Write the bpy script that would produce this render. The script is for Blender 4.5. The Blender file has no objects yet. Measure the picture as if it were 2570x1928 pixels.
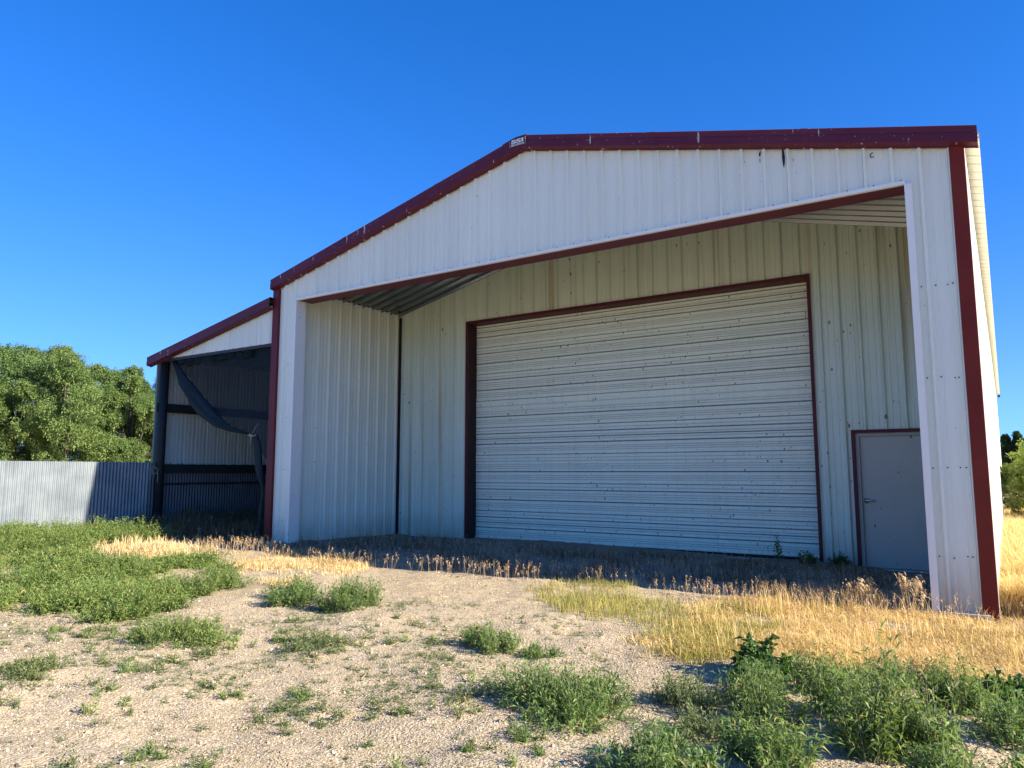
import bpy, math, random
import numpy as np

# ------------------------------------------------------------------ camera, sky, sun, exposure
scene = bpy.context.scene
R = math.radians
cam_d = bpy.data.cameras.new('camera'); cam = bpy.data.objects.new('camera', cam_d)
scene.collection.objects.link(cam)
cam_d.sensor_width = 36.0
cam_d.lens = 25.9
cam_d.clip_start = 0.05; cam_d.clip_end = 5000
cam.location = (0, 0, 0)
cam.rotation_euler = (R(90 + 6.83), 0, R(33.66))
scene.camera = cam

SUN_EL = 27.0
SUN_AZ = 6.3                                  # degrees behind +X, towards +Y
world = bpy.data.worlds.new('World'); scene.world = world
world.use_nodes = True
wn = world.node_tree; wn.nodes.clear()
sky = wn.nodes.new('ShaderNodeTexSky'); sky.sky_type = 'NISHITA'
sky.sun_disc = False
sky.sun_elevation = R(SUN_EL); sky.sun_rotation = R(90 - SUN_AZ)
sky.altitude = 800; sky.air_density = 1.0; sky.dust_density = 0.0; sky.ozone_density = 5.0
hsv = wn.nodes.new('ShaderNodeHueSaturation')
hsv.inputs['Saturation'].default_value = 1.26
hsv.inputs['Hue'].default_value = 0.503
hsv.inputs['Value'].default_value = 1.0
bg = wn.nodes.new('ShaderNodeBackground'); bg.inputs['Strength'].default_value = 0.106
wo = wn.nodes.new('ShaderNodeOutputWorld')
def vmath(op, a, b):
    nd = wn.nodes.new('ShaderNodeVectorMath'); nd.operation = op
    for i, v in enumerate((a, b)):
        if isinstance(v, tuple): nd.inputs[i].default_value = v
        else: wn.links.new(v, nd.inputs[i])
    return nd.outputs[0]


# a soft shoulder on the sky's brightness, so that the horizon does not wash out
wn.links.new(sky.outputs[0], hsv.inputs['Color'])
shoulder = vmath('DIVIDE', vmath('MULTIPLY', hsv.outputs[0], (.85, .775, .94)), vmath('ADD', (1, 1, 1), vmath('MULTIPLY', hsv.outputs[0], (.62, .154, .05))))
wn.links.new(shoulder, bg.inputs['Color'])
wn.links.new(bg.outputs[0], wo.inputs['Surface'])

sun_d = bpy.data.lights.new('sun', 'SUN'); sun_d.energy = 4.2; sun_d.angle = R(0.53)
sun_d.color = (1.0, 0.90, 0.74)
sun = bpy.data.objects.new('sun', sun_d); scene.collection.objects.link(sun)
sx, sy, sz = math.cos(R(SUN_EL)) * math.cos(R(SUN_AZ)), math.cos(R(SUN_EL)) * math.sin(R(SUN_AZ)), math.sin(R(SUN_EL))
from mathutils import Vector
sun.rotation_euler = Vector((sx, sy, sz)).to_track_quat('Z', 'Y').to_euler()
sun.location = (20, 3, 15)

vs = scene.view_settings
vs.view_transform = 'Standard'; vs.look = 'None'; vs.exposure = 1.65; vs.gamma = 1.0
vs.use_curve_mapping = False

# ------------------------------------------------------------------ helpers
COL = scene.collection
rng = np.random.default_rng(7)


def tag(o, label=None, cat=None, group=None, kind=None):
    if label: o['label'] = label
    if cat: o['category'] = cat
    if group: o['group'] = group
    if kind: o['kind'] = kind
    return o


def empty(name, loc, label, cat, group=None, rz=0.0):
    o = bpy.data.objects.new(name, None); COL.objects.link(o)
    o.empty_display_size = 0.2
    o.location = loc; o.rotation_euler = (0, 0, rz)
    return tag(o, label, cat, group)


class MB:
    """collects polygons (world coordinates), built as one mesh object"""
    def __init__(s): s.v = []; s.f = []; s.m = []
    def add(s, verts, faces, mi=0):
        b = len(s.v); s.v.extend([tuple(float(c) for c in p) for p in verts])
        for f in faces: s.f.append(tuple(b + i for i in f)); s.m.append(mi)
    def quad(s, a, b, c, d, mi=0): s.add([a, b, c, d], [(0, 1, 2, 3)], mi)
    def box(s, x0, x1, y0, y1, z0, z1, mi=0):
        s.add([(x0, y0, z0), (x1, y0, z0), (x1, y1, z0), (x0, y1, z0), (x0, y0, z1), (x1, y0, z1), (x1, y1, z1), (x0, y1, z1)],
              [(0, 3, 2, 1), (4, 5, 6, 7), (0, 1, 5, 4), (1, 2, 6, 5), (2, 3, 7, 6), (3, 0, 4, 7)], mi)
    def tube(s, pts, rad, n=8, mi=0, cap=True):
        pts = [np.array(p, float) for p in pts]; k = len(pts)
        rad = [rad] * k if not hasattr(rad, '__len__') else rad
        V = []
        for i, p in enumerate(pts):
            t = pts[min(i + 1, k - 1)] - pts[max(i - 1, 0)]; t /= (np.linalg.norm(t) + 1e-9)
            a = np.cross(t, (0.31, 0.87, 0.21) if abs(t[2]) > .8 else (0, 0, 1.0)); a /= np.linalg.norm(a); b = np.cross(t, a)
            for j in range(n):
                q = 2 * math.pi * j / n
                V.append(p + rad[i] * (math.cos(q) * a + math.sin(q) * b))
        F = [(i * n + j, i * n + (j + 1) % n, (i + 1) * n + (j + 1) % n, (i + 1) * n + j) for i in range(k - 1) for j in range(n)]
        if cap: F += [tuple(range(n))[::-1], tuple((k - 1) * n + j for j in range(n))]
        s.add(V, F, mi)
    def extrude(s, sections, mi=0, close=False, cap=False):
        """sections: list of equal-length polylines -> skin"""
        n = len(sections[0]); V = [p for sec in sections for p in sec]; F = []
        for i in range(len(sections) - 1):
            for j in range(n if close else n - 1):
                F.append((i * n + j, i * n + (j + 1) % n, (i + 1) * n + (j + 1) % n, (i + 1) * n + j))
        if cap: F += [tuple(range(n))[::-1], tuple((len(sections) - 1) * n + j for j in range(n))]
        s.add(V, F, mi)
    def build(s, name, mats, parent=None, smooth=False, label=None):
        off = np.array(parent.matrix_basis.translation if parent else (0, 0, 0))
        if parent and parent.parent: off = off + np.array(parent.parent.matrix_basis.translation)
        me = bpy.data.meshes.new(name)
        me.from_pydata([tuple(np.array(p) - off) for p in s.v], [], s.f); me.update()
        mats = mats if isinstance(mats, (list, tuple)) else [mats]
        for m in mats: me.materials.append(m)
        me.polygons.foreach_set('material_index', s.m)
        if smooth: me.polygons.foreach_set('use_smooth', [True] * len(s.f))
        o = bpy.data.objects.new(name, me); COL.objects.link(o)
        if parent: o.parent = parent
        if label: o['label'] = label
        return o


def mesh_np(name, V, F, mats, tint=None, mi=None, smooth=False, parent=None, loc=None):
    """big mesh from arrays: V (n,3), F (m,4) quads, tint per face"""
    me = bpy.data.meshes.new(name)
    k = F.shape[1]
    me.vertices.add(len(V)); me.loops.add(F.size); me.polygons.add(len(F))
    me.vertices.foreach_set('co', np.ascontiguousarray(V, np.float32).ravel())
    me.loops.foreach_set('vertex_index', np.ascontiguousarray(F, np.int32).ravel())
    me.polygons.foreach_set('loop_start', np.arange(len(F), dtype=np.int32) * k)
    mats = mats if isinstance(mats, (list, tuple)) else [mats]
    for m in mats: me.materials.append(m)
    if mi is not None: me.polygons.foreach_set('material_index', np.ascontiguousarray(mi, np.int32))
    me.polygons.foreach_set('use_smooth', np.full(len(F), smooth))
    me.update(calc_edges=True)
    if tint is not None:
        a = me.attributes.new('tint', 'FLOAT', 'FACE'); a.data.foreach_set('value', np.ascontiguousarray(tint, np.float32))
    o = bpy.data.objects.new(name, me); COL.objects.link(o)
    if loc is not None: o.location = loc
    if parent: o.parent = parent
    return o


# ------------------------------------------------------------------ material helpers
class NT:
    def __init__(s, name):
        s.m = bpy.data.materials.new(name); s.m.use_nodes = True
        s.t = s.m.node_tree; s.t.nodes.clear()
        s.out = s.t.nodes.new('ShaderNodeOutputMaterial')
    def n(s, typ, props=None, **inp):
        nd = s.t.nodes.new('ShaderNode' + typ)
        for k, v in (props or {}).items(): setattr(nd, k, v)
        for k, v in inp.items():
            key = k.replace('_', ' ')
            if key not in nd.inputs: key = int(k[1:]) if k[0] == 'i' and k[1:].isdigit() else key
            s.set(nd.inputs[key], v)
        return nd
    def set(s, sock, v):
        if hasattr(v, 'outputs'): s.t.links.new(v.outputs[0], sock)
        elif isinstance(v, bpy.types.NodeSocket): s.t.links.new(v, sock)
        else:
            if sock.type == 'RGBA' and len(v) == 3: v = (*v, 1.0)
            sock.default_value = v
    def math(s, op, a, b=0.0, c=None, clamp=False):
        nd = s.t.nodes.new('ShaderNodeMath'); nd.operation = op; nd.use_clamp = clamp
        s.set(nd.inputs[0], a); s.set(nd.inputs[1], b)
        if c is not None: s.set(nd.inputs[2], c)
        return nd
    def mix(s, fac, a, b, mode='MIX'):
        nd = s.t.nodes.new('ShaderNodeMix'); nd.data_type = 'RGBA'; nd.blend_type = mode
        s.set(nd.inputs[0], fac); s.set(nd.inputs[6], a); s.set(nd.inputs[7], b)
        return nd.outputs[2]
    def ramp(s, fac, stops, interp='LINEAR'):
        nd = s.t.nodes.new('ShaderNodeValToRGB'); e = nd.color_ramp.elements; nd.color_ramp.interpolation = interp
        while len(e) < len(stops): e.new(0.5)
        for i, (p, c) in enumerate(stops):
            e[i].position = p; e[i].color = (*c, 1) if len(c) == 3 else c
        s.set(nd.inputs[0], fac)
        return nd
    def coords(s, scale=(1, 1, 1)):
        g = s.t.nodes.new('ShaderNodeNewGeometry')
        mp = s.t.nodes.new('ShaderNodeMapping'); mp.inputs['Scale'].default_value = scale
        s.t.links.new(g.outputs['Position'], mp.inputs['Vector'])
        return mp
    def noise(s, vec, scale, detail=4, rough=.55, dist=0.0):
        return s.n('TexNoise', Vector=vec, Scale=scale, Detail=detail, Roughness=rough, Distortion=dist).outputs['Fac']
    def specks(s, vec, scale, power, radius, mask=None):
        v = s.n('TexVoronoi', {'voronoi_dimensions': '3D', 'feature': 'F1'}, Vector=vec, Scale=scale)
        sep = s.n('SeparateColor', Color=v.outputs['Color'])
        r = s.math('MULTIPLY', s.math('POWER', sep.outputs[0], power), radius)
        if mask is not None: r = s.math('MULTIPLY', r, mask)
        d = s.math('SUBTRACT', r, v.outputs['Distance'])
        return s.math('MULTIPLY', d, 40.0, clamp=True)
    def done(s, color, rough=.5, spec=.4, metal=0.0, normal=None, extra=None):
        p = s.n('BsdfPrincipled')
        s.set(p.inputs['Base Color'], color); s.set(p.inputs['Roughness'], rough)
        s.set(p.inputs['Specular IOR Level'], spec); s.set(p.inputs['Metallic'], metal)
        if normal is not None: s.set(p.inputs['Normal'], normal)
        s.t.links.new(p.outputs[0], s.out.inputs[0])
        return s.m
    def bump(s, h, strength=.3, dist=.01):
        return s.n('Bump', Height=h, Strength=strength, Distance=dist)


def mat_white_metal(name, base=(.80, .80, .78), dirt=.25, speck=1.0, speck_scale=9.0, tan=0.0, wav=.25, panel=.0, splash=0.0):
    m = NT(name)
    P = m.coords()
    streak = m.noise(m.coords((14, 14, .5)), 1.0, 3)
    blot = m.noise(P, .9, 5)
    c = m.mix(m.math('MULTIPLY', m.ramp(streak, [(.45, (0, 0, 0)), (.8, (1, 1, 1))]), dirt), base, (base[0] * .72, base[1] * .68, base[2] * .58))
    c = m.mix(m.math('MULTIPLY', m.ramp(blot, [(.4, (0, 0, 0)), (.75, (1, 1, 1))]), dirt * .8), c, (base[0] * .8, base[1] * .78, base[2] * .7))
    if panel:
        sx_ = m.n('SeparateXYZ', Vector=P)
        wn_ = m.n('TexWhiteNoise', {'noise_dimensions': '1D'}, W=m.math('FLOOR', m.math('MULTIPLY_ADD', sx_.outputs[0], 1 / .9144, .37)))
        k_ = m.math('MULTIPLY_ADD', wn_.outputs[0], panel, 1 - panel * .7)
        lap = m.math('LESS_THAN', m.math('FRACT', m.math('MULTIPLY_ADD', sx_.outputs[0], 1 / .9144, .37)), .011)
        k_ = m.math('MULTIPLY', k_, m.math('MULTIPLY_ADD', lap, -.38, 1.0))
        c = m.mix(1.0, c, m.n('CombineColor', Red=k_, Green=k_, Blue=k_).outputs[0], 'MULTIPLY')
    if splash:
        sz_ = m.n('SeparateXYZ', Vector=P)
        low = m.math('MULTIPLY_ADD', sz_.outputs[2], -1.5, -1.25, clamp=True)
        low = m.math('MULTIPLY', m.math('MULTIPLY', low, m.noise(m.coords((6, 6, 2)), 1.0, 4)), splash * 2.0, clamp=True)
        c = m.mix(low, c, (.30, .24, .16))
    if tan:
        # old brown run marks below the roof line
        st = m.noise(m.coords((5.5, 5.5, .12)), 1.0, 2)
        c = m.mix(m.math('MULTIPLY', m.ramp(st, [(.58, (0, 0, 0)), (.72, (1, 1, 1))]), tan), c, (.36, .25, .10))
    if speck:
        mask = m.ramp(m.noise(P, .75, 3), [(.34, (.5, .5, .5)), (.60, (1, 1, 1))])
        sp = m.specks(m.coords((1, 1, .55)), speck_scale, 4.0, .28 * speck, mask)
        c = m.mix(m.math('MULTIPLY', sp, .8), c, (.06, .05, .042))
        sp2 = m.specks(m.coords((1, 1, .7)), speck_scale * 2.1, 6.0, .30 * speck, mask)
        c = m.mix(m.math('MULTIPLY', sp2, .8), c, (.09, .075, .06))
    bmp = m.bump(m.noise(m.coords((1, 1, .6)), 2.2, 2), wav, .02)
    return m.done(c, m.math('MULTIPLY_ADD', blot, .25, .33), .35, 0, bmp)


def mat_red_metal(name, base=(.115, .013, .020), splat=0.0):
    m = NT(name)
    P = m.coords()
    n1 = m.noise(P, 1.6, 5)
    c = m.mix(m.ramp(n1, [(.35, (0, 0, 0)), (.75, (1, 1, 1))]), base, (base[0] * 1.25, base[1] * 1.7, base[2] * 1.3))
    if splat:
        msk = m.ramp(m.noise(P, .8, 3), [(.40, (.45, .45, .45)), (.60, (1, 1, 1))])
        s1 = m.specks(m.coords((1.0, .6, .16)), 13.0, 1.8, .30 * splat, msk)
        s1 = m.math('MULTIPLY', s1, m.ramp(m.noise(P, 11, 3), [(.36, (0, 0, 0)), (.48, (1, 1, 1))]))
        c = m.mix(m.math('MULTIPLY', s1, .8), c, (.55, .50, .46))
        s2 = m.specks(P, 30.0, 6.0, .32 * splat, msk)
        c = m.mix(m.math('MULTIPLY', s2, .7), c, (.45, .40, .38))
    bmp = m.bump(m.noise(P, 3.0, 2), .15, .02)
    return m.done(c, .5, .22, 0, bmp)


def mat_simple(name, base, rough=.6, var=.2, scale=6, spec=.3, metal=0.0, bump=.1):
    m = NT(name); P = m.coords()
    n1 = m.noise(P, scale, 5)
    c = m.mix(n1, tuple(x * (1 - var) for x in base), tuple(min(1, x * (1 + var)) for x in base))
    return m.done(c, rough, spec, metal, m.bump(n1, bump, .01))


def mat_leaf(name, dark, light, trans=.35, rough=.5, tip=None):
    m = NT(name)
    a = m.n('Attribute', {'attribute_name': 'tint'})
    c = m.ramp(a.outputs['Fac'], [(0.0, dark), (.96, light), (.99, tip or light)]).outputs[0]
    oi = m.n('ObjectInfo')
    c = m.mix(m.math('MULTIPLY', oi.outputs['Random'], .6), c, m.mix(1.0, c, (1.25, 1.05, .8), 'MULTIPLY'))
    d = m.n('BsdfPrincipled'); m.set(d.inputs['Base Color'], c); m.set(d.inputs['Roughness'], rough); m.set(d.inputs['Specular IOR Level'], .3)
    t = m.n('BsdfTranslucent', Color=m.mix(1.0, c, (1.15, 1.25, .6), 'MULTIPLY'))
    mx = m.n('MixShader', Fac=trans); m.t.links.new(d.outputs[0], mx.inputs[1]); m.t.links.new(t.outputs[0], mx.inputs[2])
    m.t.links.new(mx.outputs[0], m.out.inputs[0])
    return m.m


M = {}
M['front_white'] = mat_white_metal('front_white_metal', base=(.80, .83, .72), dirt=.18, speck=.42, speck_scale=7.0, panel=.09, splash=.5)
M['porch_white'] = mat_white_metal('porch_white_metal', base=(.70, .79, .67), dirt=.3, speck=.8, speck_scale=9.0, tan=.6, panel=.10, splash=.5)
M['liner_white'] = mat_white_metal('liner_white_metal', base=(.80, .83, .71), dirt=.3, speck=.7, speck_scale=8.0, splash=.5)
M['soffit_white'] = mat_simple('galvalume_ceiling', (.25, .27, .28), .24, .12, 3, .5, 1.0, .05)
M['door_white'] = mat_white_metal('rolling_door_white', base=(.85, .90, .75), dirt=.3, speck=1.2, speck_scale=17.0, wav=.1)
M['groove'] = mat_simple('shade_tint_groove', (.60, .60, .50), .7, .25, 7)  # slat groove shading put into the colour as a darker tone
M['joint'] = mat_simple('shade_tint_joint', (.22, .215, .19), .8, .45, 9)  # deep grooves and joints, their shade painted in darker still
M['roof_white'] = mat_white_metal('roof_white_metal', base=(.74, .72, .66), dirt=.2, speck=0)
M['trim_white'] = mat_white_metal('trim_white_metal', base=(.82, .81, .74), dirt=.12, speck=.4, speck_scale=6.0)
M['red'] = mat_red_metal('maroon_trim_metal')
M['red_rake'] = mat_red_metal('maroon_rake_metal', base=(.095, .014, .034), splat=1.0)
M['red_bounce'] = mat_red_metal('bounce_tint_red_metal', base=(.15, .015, .009))  # right corner trim, warm ground bounce tinted into its red
M['red_dark'] = mat_red_metal('maroon_frame_metal', base=(.085, .012, .018))
M['jamb_dark'] = mat_simple('dark_jamb_metal', (.03, .012, .014), .5, .3)
M['door_grey'] = mat_white_metal('grey_door_paint', base=(.45, .435, .375), dirt=.12, speck=.55, speck_scale=5.0, wav=.1)
M['frame_grey'] = mat_simple('grey_frame_paint', (.36, .35, .32), .5, .1)
M['steel'] = mat_simple('worn_steel', (.55, .54, .50), .35, .2, 20, .5, .9)
M['dark_steel'] = mat_simple('dark_steel', (.030, .034, .038), .55, .35)
M['black_rubber'] = mat_simple('black_rubber', (.02, .02, .02), .7, .2)
M['concrete'] = mat_simple('weathered_concrete', (.42, .39, .34), .9, .25, 9, .2, 0, .4)
M['twine'] = mat_simple('baling_twine', (.42, .38, .27), .9, .2, 40)
M['sign_black'] = mat_simple('sign_black', (.018, .012, .018), .5, .2)
M['sign_white'] = mat_simple('sign_white', (.75, .73, .72), .5, .1)
M['lean_wall'] = mat_white_metal('lean_to_wall_metal', base=(.58, .62, .58), dirt=.35, speck=.5)


def mat_galv(name, k=1.0):
    m = NT(name)
    P = m.coords()
    n1 = m.noise(P, 2.2, 5); n2 = m.noise(m.coords((9, 9, 1.2)), 1.0, 4); n3 = m.noise(P, 26, 3)
    c = m.mix(m.ramp(n1, [(.35, (0, 0, 0)), (.7, (1, 1, 1))]), tuple(k * q for q in (.18, .21, .235)), tuple(k * q for q in (.27, .305, .325)))
    c = m.mix(m.math('MULTIPLY', m.ramp(n2, [(.5, (0, 0, 0)), (.75, (1, 1, 1))]), .45), c, (.13, .135, .14))
    sp = m.specks(P, 6.0, 5.0, .25)
    c = m.mix(m.math('MULTIPLY', sp, .6), c, (.42, .42, .41))
    c = m.mix(m.math('MULTIPLY', n3, .25), c, (.16, .175, .18))
    return m.done(c, .5, .4, .35, m.bump(n1, .2, .02))
M['galv'] = mat_galv('galvanised_corrugated'); M['galv_shade'] = mat_galv('shade_tint_corrugated', .4)  # second copy has the lean-to's shade put into the sheet colour


def mat_net():
    m = NT('shade_cloth')
    P = m.coords((1, 1, 1))
    w = m.n('TexWave', {'wave_type': 'BANDS', 'bands_direction': 'DIAGONAL'}, Vector=P, Scale=26.0, Distortion=1.5)
    n1 = m.noise(P, 5, 3)
    d = m.n('BsdfDiffuse', Color=m.mix(n1, (.012, .02, .028), (.035, .05, .06)))
    t = m.n('BsdfTransparent')
    fac = m.math('MULTIPLY_ADD', w.outputs[0], .2, .62)
    mx = m.n('MixShader', Fac=fac); m.t.links.new(t.outputs[0], mx.inputs[1]); m.t.links.new(d.outputs[0], mx.inputs[2])
    m.t.links.new(mx.outputs[0], m.out.inputs[0])
    return m.m
M['net'] = mat_net()
M['net_dense'] = mat_simple('folded_shade_cloth', (.030, .042, .045), .9, .4, 14, .1)


def mat_ground():
    m = NT('gravelly_ground')
    P = m.coords()
    big = m.noise(P, .45, 5); mid = m.noise(P, 3.0, 6, .6); fine = m.noise(P, 45, 5, .65)
    c = m.mix(m.ramp(big, [(.38, (0, 0, 0)), (.60, (1, 1, 1))]), (.385, .30, .172), (.485, .385, .235))
    c = m.mix(m.ramp(mid, [(.42, (0, 0, 0)), (.62, (1, 1, 1))]), c, m.mix(.55, c, (.48, .40, .28)))
    xyz = m.n('SeparateXYZ', Vector=P)
    fld = m.math('ADD', xyz.outputs[1], m.math('MULTIPLY', big, 5.0))
    fld = m.math('MULTIPLY', m.math('SUBTRACT', fld, 14.5), .5, clamp=True)
    v = m.n('TexVoronoi', {'feature': 'F1'}, Vector=P, Scale=48.0)
    vs_ = m.n('SeparateColor', Color=v.outputs['Color'])
    stone = m.ramp(vs_.outputs[0], [(0, (.13, .105, .075)), (.3, (.33, .26, .17)), (.7, (.48, .39, .265)), (1, (.58, .50, .385))])
    c = m.mix(m.math('MULTIPLY', m.ramp(fine, [(.4, (0, 0, 0)), (.55, (1, 1, 1))]), .75), c, stone)
    c = m.mix(m.math('MULTIPLY', fld, .9), c, m.mix(fine, (.30, .20, .08), (.50, .36, .17)))
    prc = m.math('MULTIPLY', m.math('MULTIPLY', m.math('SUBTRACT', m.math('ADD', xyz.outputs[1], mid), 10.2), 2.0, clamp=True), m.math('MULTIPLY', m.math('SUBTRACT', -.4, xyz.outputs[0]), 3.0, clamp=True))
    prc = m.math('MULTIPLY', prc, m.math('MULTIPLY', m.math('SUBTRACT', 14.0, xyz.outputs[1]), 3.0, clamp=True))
    c = m.mix(m.math('MULTIPLY', prc, .8), c, m.mix(fine, (.13, .118, .10), (.34, .31, .27)))  # greyer porch gravel, its tone also darkened to deepen the porch shade
    v2 = m.n('TexVoronoi', {'feature': 'F1'}, Vector=P, Scale=120.0)
    h = m.math('MULTIPLY_ADD', v.outputs['Distance'], -1.0, m.math('MULTIPLY_ADD', v2.outputs['Distance'], -.4, m.math('MULTIPLY', mid, .8)))
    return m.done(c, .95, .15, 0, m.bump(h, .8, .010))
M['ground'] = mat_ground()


def mat_tint(name, stops, rough=.9):
    m = NT(name)
    a = m.n('Attribute', {'attribute_name': 'tint'})
    return m.done(m.ramp(a.outputs['Fac'], stops).outputs[0], rough, .2)
M['pebble'] = mat_tint('pebble_stone', [(0, (.09, .082, .072)), (.25, (.22, .18, .13)), (.6, (.41, .33, .225)), (.85, (.51, .425, .31)), (1, (.58, .53, .45))])
M['kochia'] = mat_leaf('kochia_leaf', (.060, .125, .034), (.225, .320, .100), .4, tip=(.42, .34, .16))
M['kochia_grey'] = mat_leaf('grey_green_leaf', (.075, .12, .05), (.22, .275, .13), .4, tip=(.42, .34, .18))
M['broadleaf'] = mat_leaf('broad_weed_leaf', (.030, .080, .025), (.11, .19, .06))
M['stem'] = mat_simple('green_stem', (.16, .19, .09), .7, .2)
M['straw'] = mat_leaf('golden_dry_grass', (.42, .29, .105), (.81, .62, .31), .25, .7)
M['straw_pale'] = mat_leaf('pale_dry_grass', (.42, .32, .17), (.76, .62, .38), .25, .7)
M['straw_green'] = mat_leaf('half_green_grass', (.16, .20, .06), (.46, .40, .13), .3, .7)
M['brome'] = mat_leaf('dry_brome_heads', (.30, .205, .135), (.66, .53, .37), .25, .7)
M['brown_grass'] = mat_leaf('dead_brown_grass', (.075, .052, .03), (.24, .17, .09), .2, .8)
M['tree_leaf'] = mat_leaf('elm_leaf', (.080, .155, .052), (.255, .350, .128), .4, .6)
M['willow_leaf'] = mat_leaf('willow_leaf', (.24, .30, .09), (.55, .60, .24), .4, .6)
M['poplar_leaf'] = mat_leaf('poplar_leaf', (.02, .05, .018), (.07, .12, .04), .3, .6)
M['bark'] = mat_simple('tree_bark', (.075, .068, .055), .9, .35, 5, .1, 0, .4)

# ------------------------------------------------------------------ ground height
CP = np.array([(-16.7, 6.7, -1.20), (-16.7, 10, -1.18), (-16.7, 13, -1.20), (-12.5, 9.88, -1.40), (-11.8, 10.1, -1.40), (-12.1, 13.25, -1.47),
               (-10, 13.1, -1.46), (-6, 13.1, -1.46), (-2.7, 13.1, -1.47), (-1.5, 13.1, -1.55), (-.2, 9.8, -1.62), (-.2, 13, -1.62), (-5, 8, -1.56),
               (-8, 8.5, -1.50), (-3, 3, -1.62), (-9, 4.5, -1.56), (0, 0, -1.62), (1, 28, -1.64), (-40, 17, -1.2), (-14, 7, -1.36), (-20, 9, -1.2),
               (40, 30, -1.7), (-20, -20, -1.6), (20, -20, -1.6), (-5, 60, -1.6), (-60, 80, -1.4)])


def gz(x, y):
    x = np.asarray(x, float); y = np.asarray(y, float)
    d2 = (x[..., None] - CP[:, 0]) ** 2 + (y[..., None] - CP[:, 1]) ** 2 + 0.8
    w = d2 ** -1.6
    return (w * CP[:, 2]).sum(-1) / w.sum(-1)


def vnoise(x, y, seed=0):
    """smooth value noise, numpy"""
    r = np.random.default_rng(seed); T = r.random((256, 256))
    xi = np.floor(x).astype(int); yi = np.floor(y).astype(int); fx = x - xi; fy = y - yi
    fx = fx * fx * (3 - 2 * fx); fy = fy * fy * (3 - 2 * fy)
    a = T[xi & 255, yi & 255]; b = T[(xi + 1) & 255, yi & 255]; c = T[xi & 255, (yi + 1) & 255]; d = T[(xi + 1) & 255, (yi + 1) & 255]
    return (a * (1 - fx) + b * fx) * (1 - fy) + (c * (1 - fx) + d * fx) * fy - .5


def gz2(x, y):
    x = np.asarray(x, float); y = np.asarray(y, float)
    z = gz(x, y)
    return z + .07 * vnoise(x * .9 + 40, y * .9 + 40, 1) + .035 * vnoise(x * 2.7 + 9, y * 2.7 + 5, 2) + .016 * vnoise(x * 8, y * 8, 3)


def spaced(a, b, fine, far, grow=1.12):
    c = list(np.arange(a, b + 1e-6, fine)); s = fine; v = c[-1]; up = []
    while v < far: s *= grow; v += s; up.append(v)
    s = fine; v = c[0]; dn = []
    while v > -far: s *= grow; v -= s; dn.append(v)
    return np.array(dn[::-1] + c + up)


gx = spaced(-12.5, 2.5, .04, 900); gy = spaced(2.2, 11, .04, 900)
GX, GY = np.meshgrid(gx, gy, indexing='ij')
GZ = np.empty_like(GX)
for i in range(0, len(gx), 40): GZ[i:i + 40] = gz2(GX[i:i + 40], GY[i:i + 40])
near = (GX > -13) & (GX < 3) & (GY > 2) & (GY < 11.5)
GZ = GZ + np.where(near, .003 * vnoise(GX * 21, GY * 21, 4), 0)
nx, ny = GX.shape
idx = np.arange(nx * ny).reshape(nx, ny)
F = np.stack([idx[:-1, :-1], idx[1:, :-1], idx[1:, 1:], idx[:-1, 1:]], -1).reshape(-1, 4)
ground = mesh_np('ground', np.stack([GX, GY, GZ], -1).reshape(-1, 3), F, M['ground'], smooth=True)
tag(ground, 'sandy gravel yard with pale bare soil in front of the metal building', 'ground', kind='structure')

# ------------------------------------------------------------------ ribbed sheets
PITCH = .3048


def prof_pbr(u0, u1, phase, breaks=(), rib=.044, minor=.007):
    pts = [(u0, None), (u1, None)] + [(b, None) for b in breaks if u0 < b < u1]
    k0 = int(math.floor((u0 - phase) / PITCH)) - 1; k1 = int(math.ceil((u1 - phase) / PITCH)) + 1
    full = []
    for k in range(k0, k1 + 1):
        c = phase + k * PITCH
        full += [(c - .034, 0), (c - .014, rib), (c + .014, rib), (c + .034, 0)]
        for q in (1, 2):
            e = c + q * PITCH / 3
            full += [(e - .016, 0), (e - .007, minor), (e + .007, minor), (e + .016, 0)]
    fu = np.array([p[0] for p in full]); fh = np.array([p[1] for p in full])
    us = sorted(set([p[0] for p in pts] + [u for u in fu if u0 < u < u1]))
    return np.array(us), np.interp(us, fu, fh)


def prof_corr(u0, u1, pitch=.0762, amp=.012, n=8):
    us = np.arange(u0, u1, pitch / n)
    return us, amp * np.sin(us / pitch * 2 * math.pi)


def sheet(mb, us, hs, lo, hi, mp, rows=1):
    n = len(us)
    secs = []
    for r in range(rows + 1):
        t = r / rows
        secs.append([mp(u, lo(u) * (1 - t) + hi(u) * t, h) for u, h in zip(us, hs)])
    mb.extrude(secs)


const = lambda v: (lambda u: v)
YF = 9.88; YB = 13.25; XL = -12.55; XR = -.18; XRIDGE = -6.3
SL = .245
roof = lambda x: 5.53 - SL * abs(x - XRIDGE)              # top edge of the rake trim
wtop = lambda x: roof(x) - .12

bld = empty('metal_building', (-6.3, 9.88, -1.5), 'large white ribbed metal building with maroon trim and a recessed rolling door', 'building')

# front gable wall, ribs outwards
ob_l, ob_r, ob_t = -11.84, -.80, 3.50
mb = MB(); fm = lambda u, v, h: (u, YF - h, v)
for (a, b, lo) in ((XL, ob_l, -1.75), (ob_l, ob_r, ob_t), (ob_r, XR, -1.75)):
    us, hs = prof_pbr(a, b, -.325 * .9735, (XRIDGE,))
    sheet(mb, us, hs, const(lo), wtop, fm)
mb.build('front_wall', M['front_white'], bld)

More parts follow.
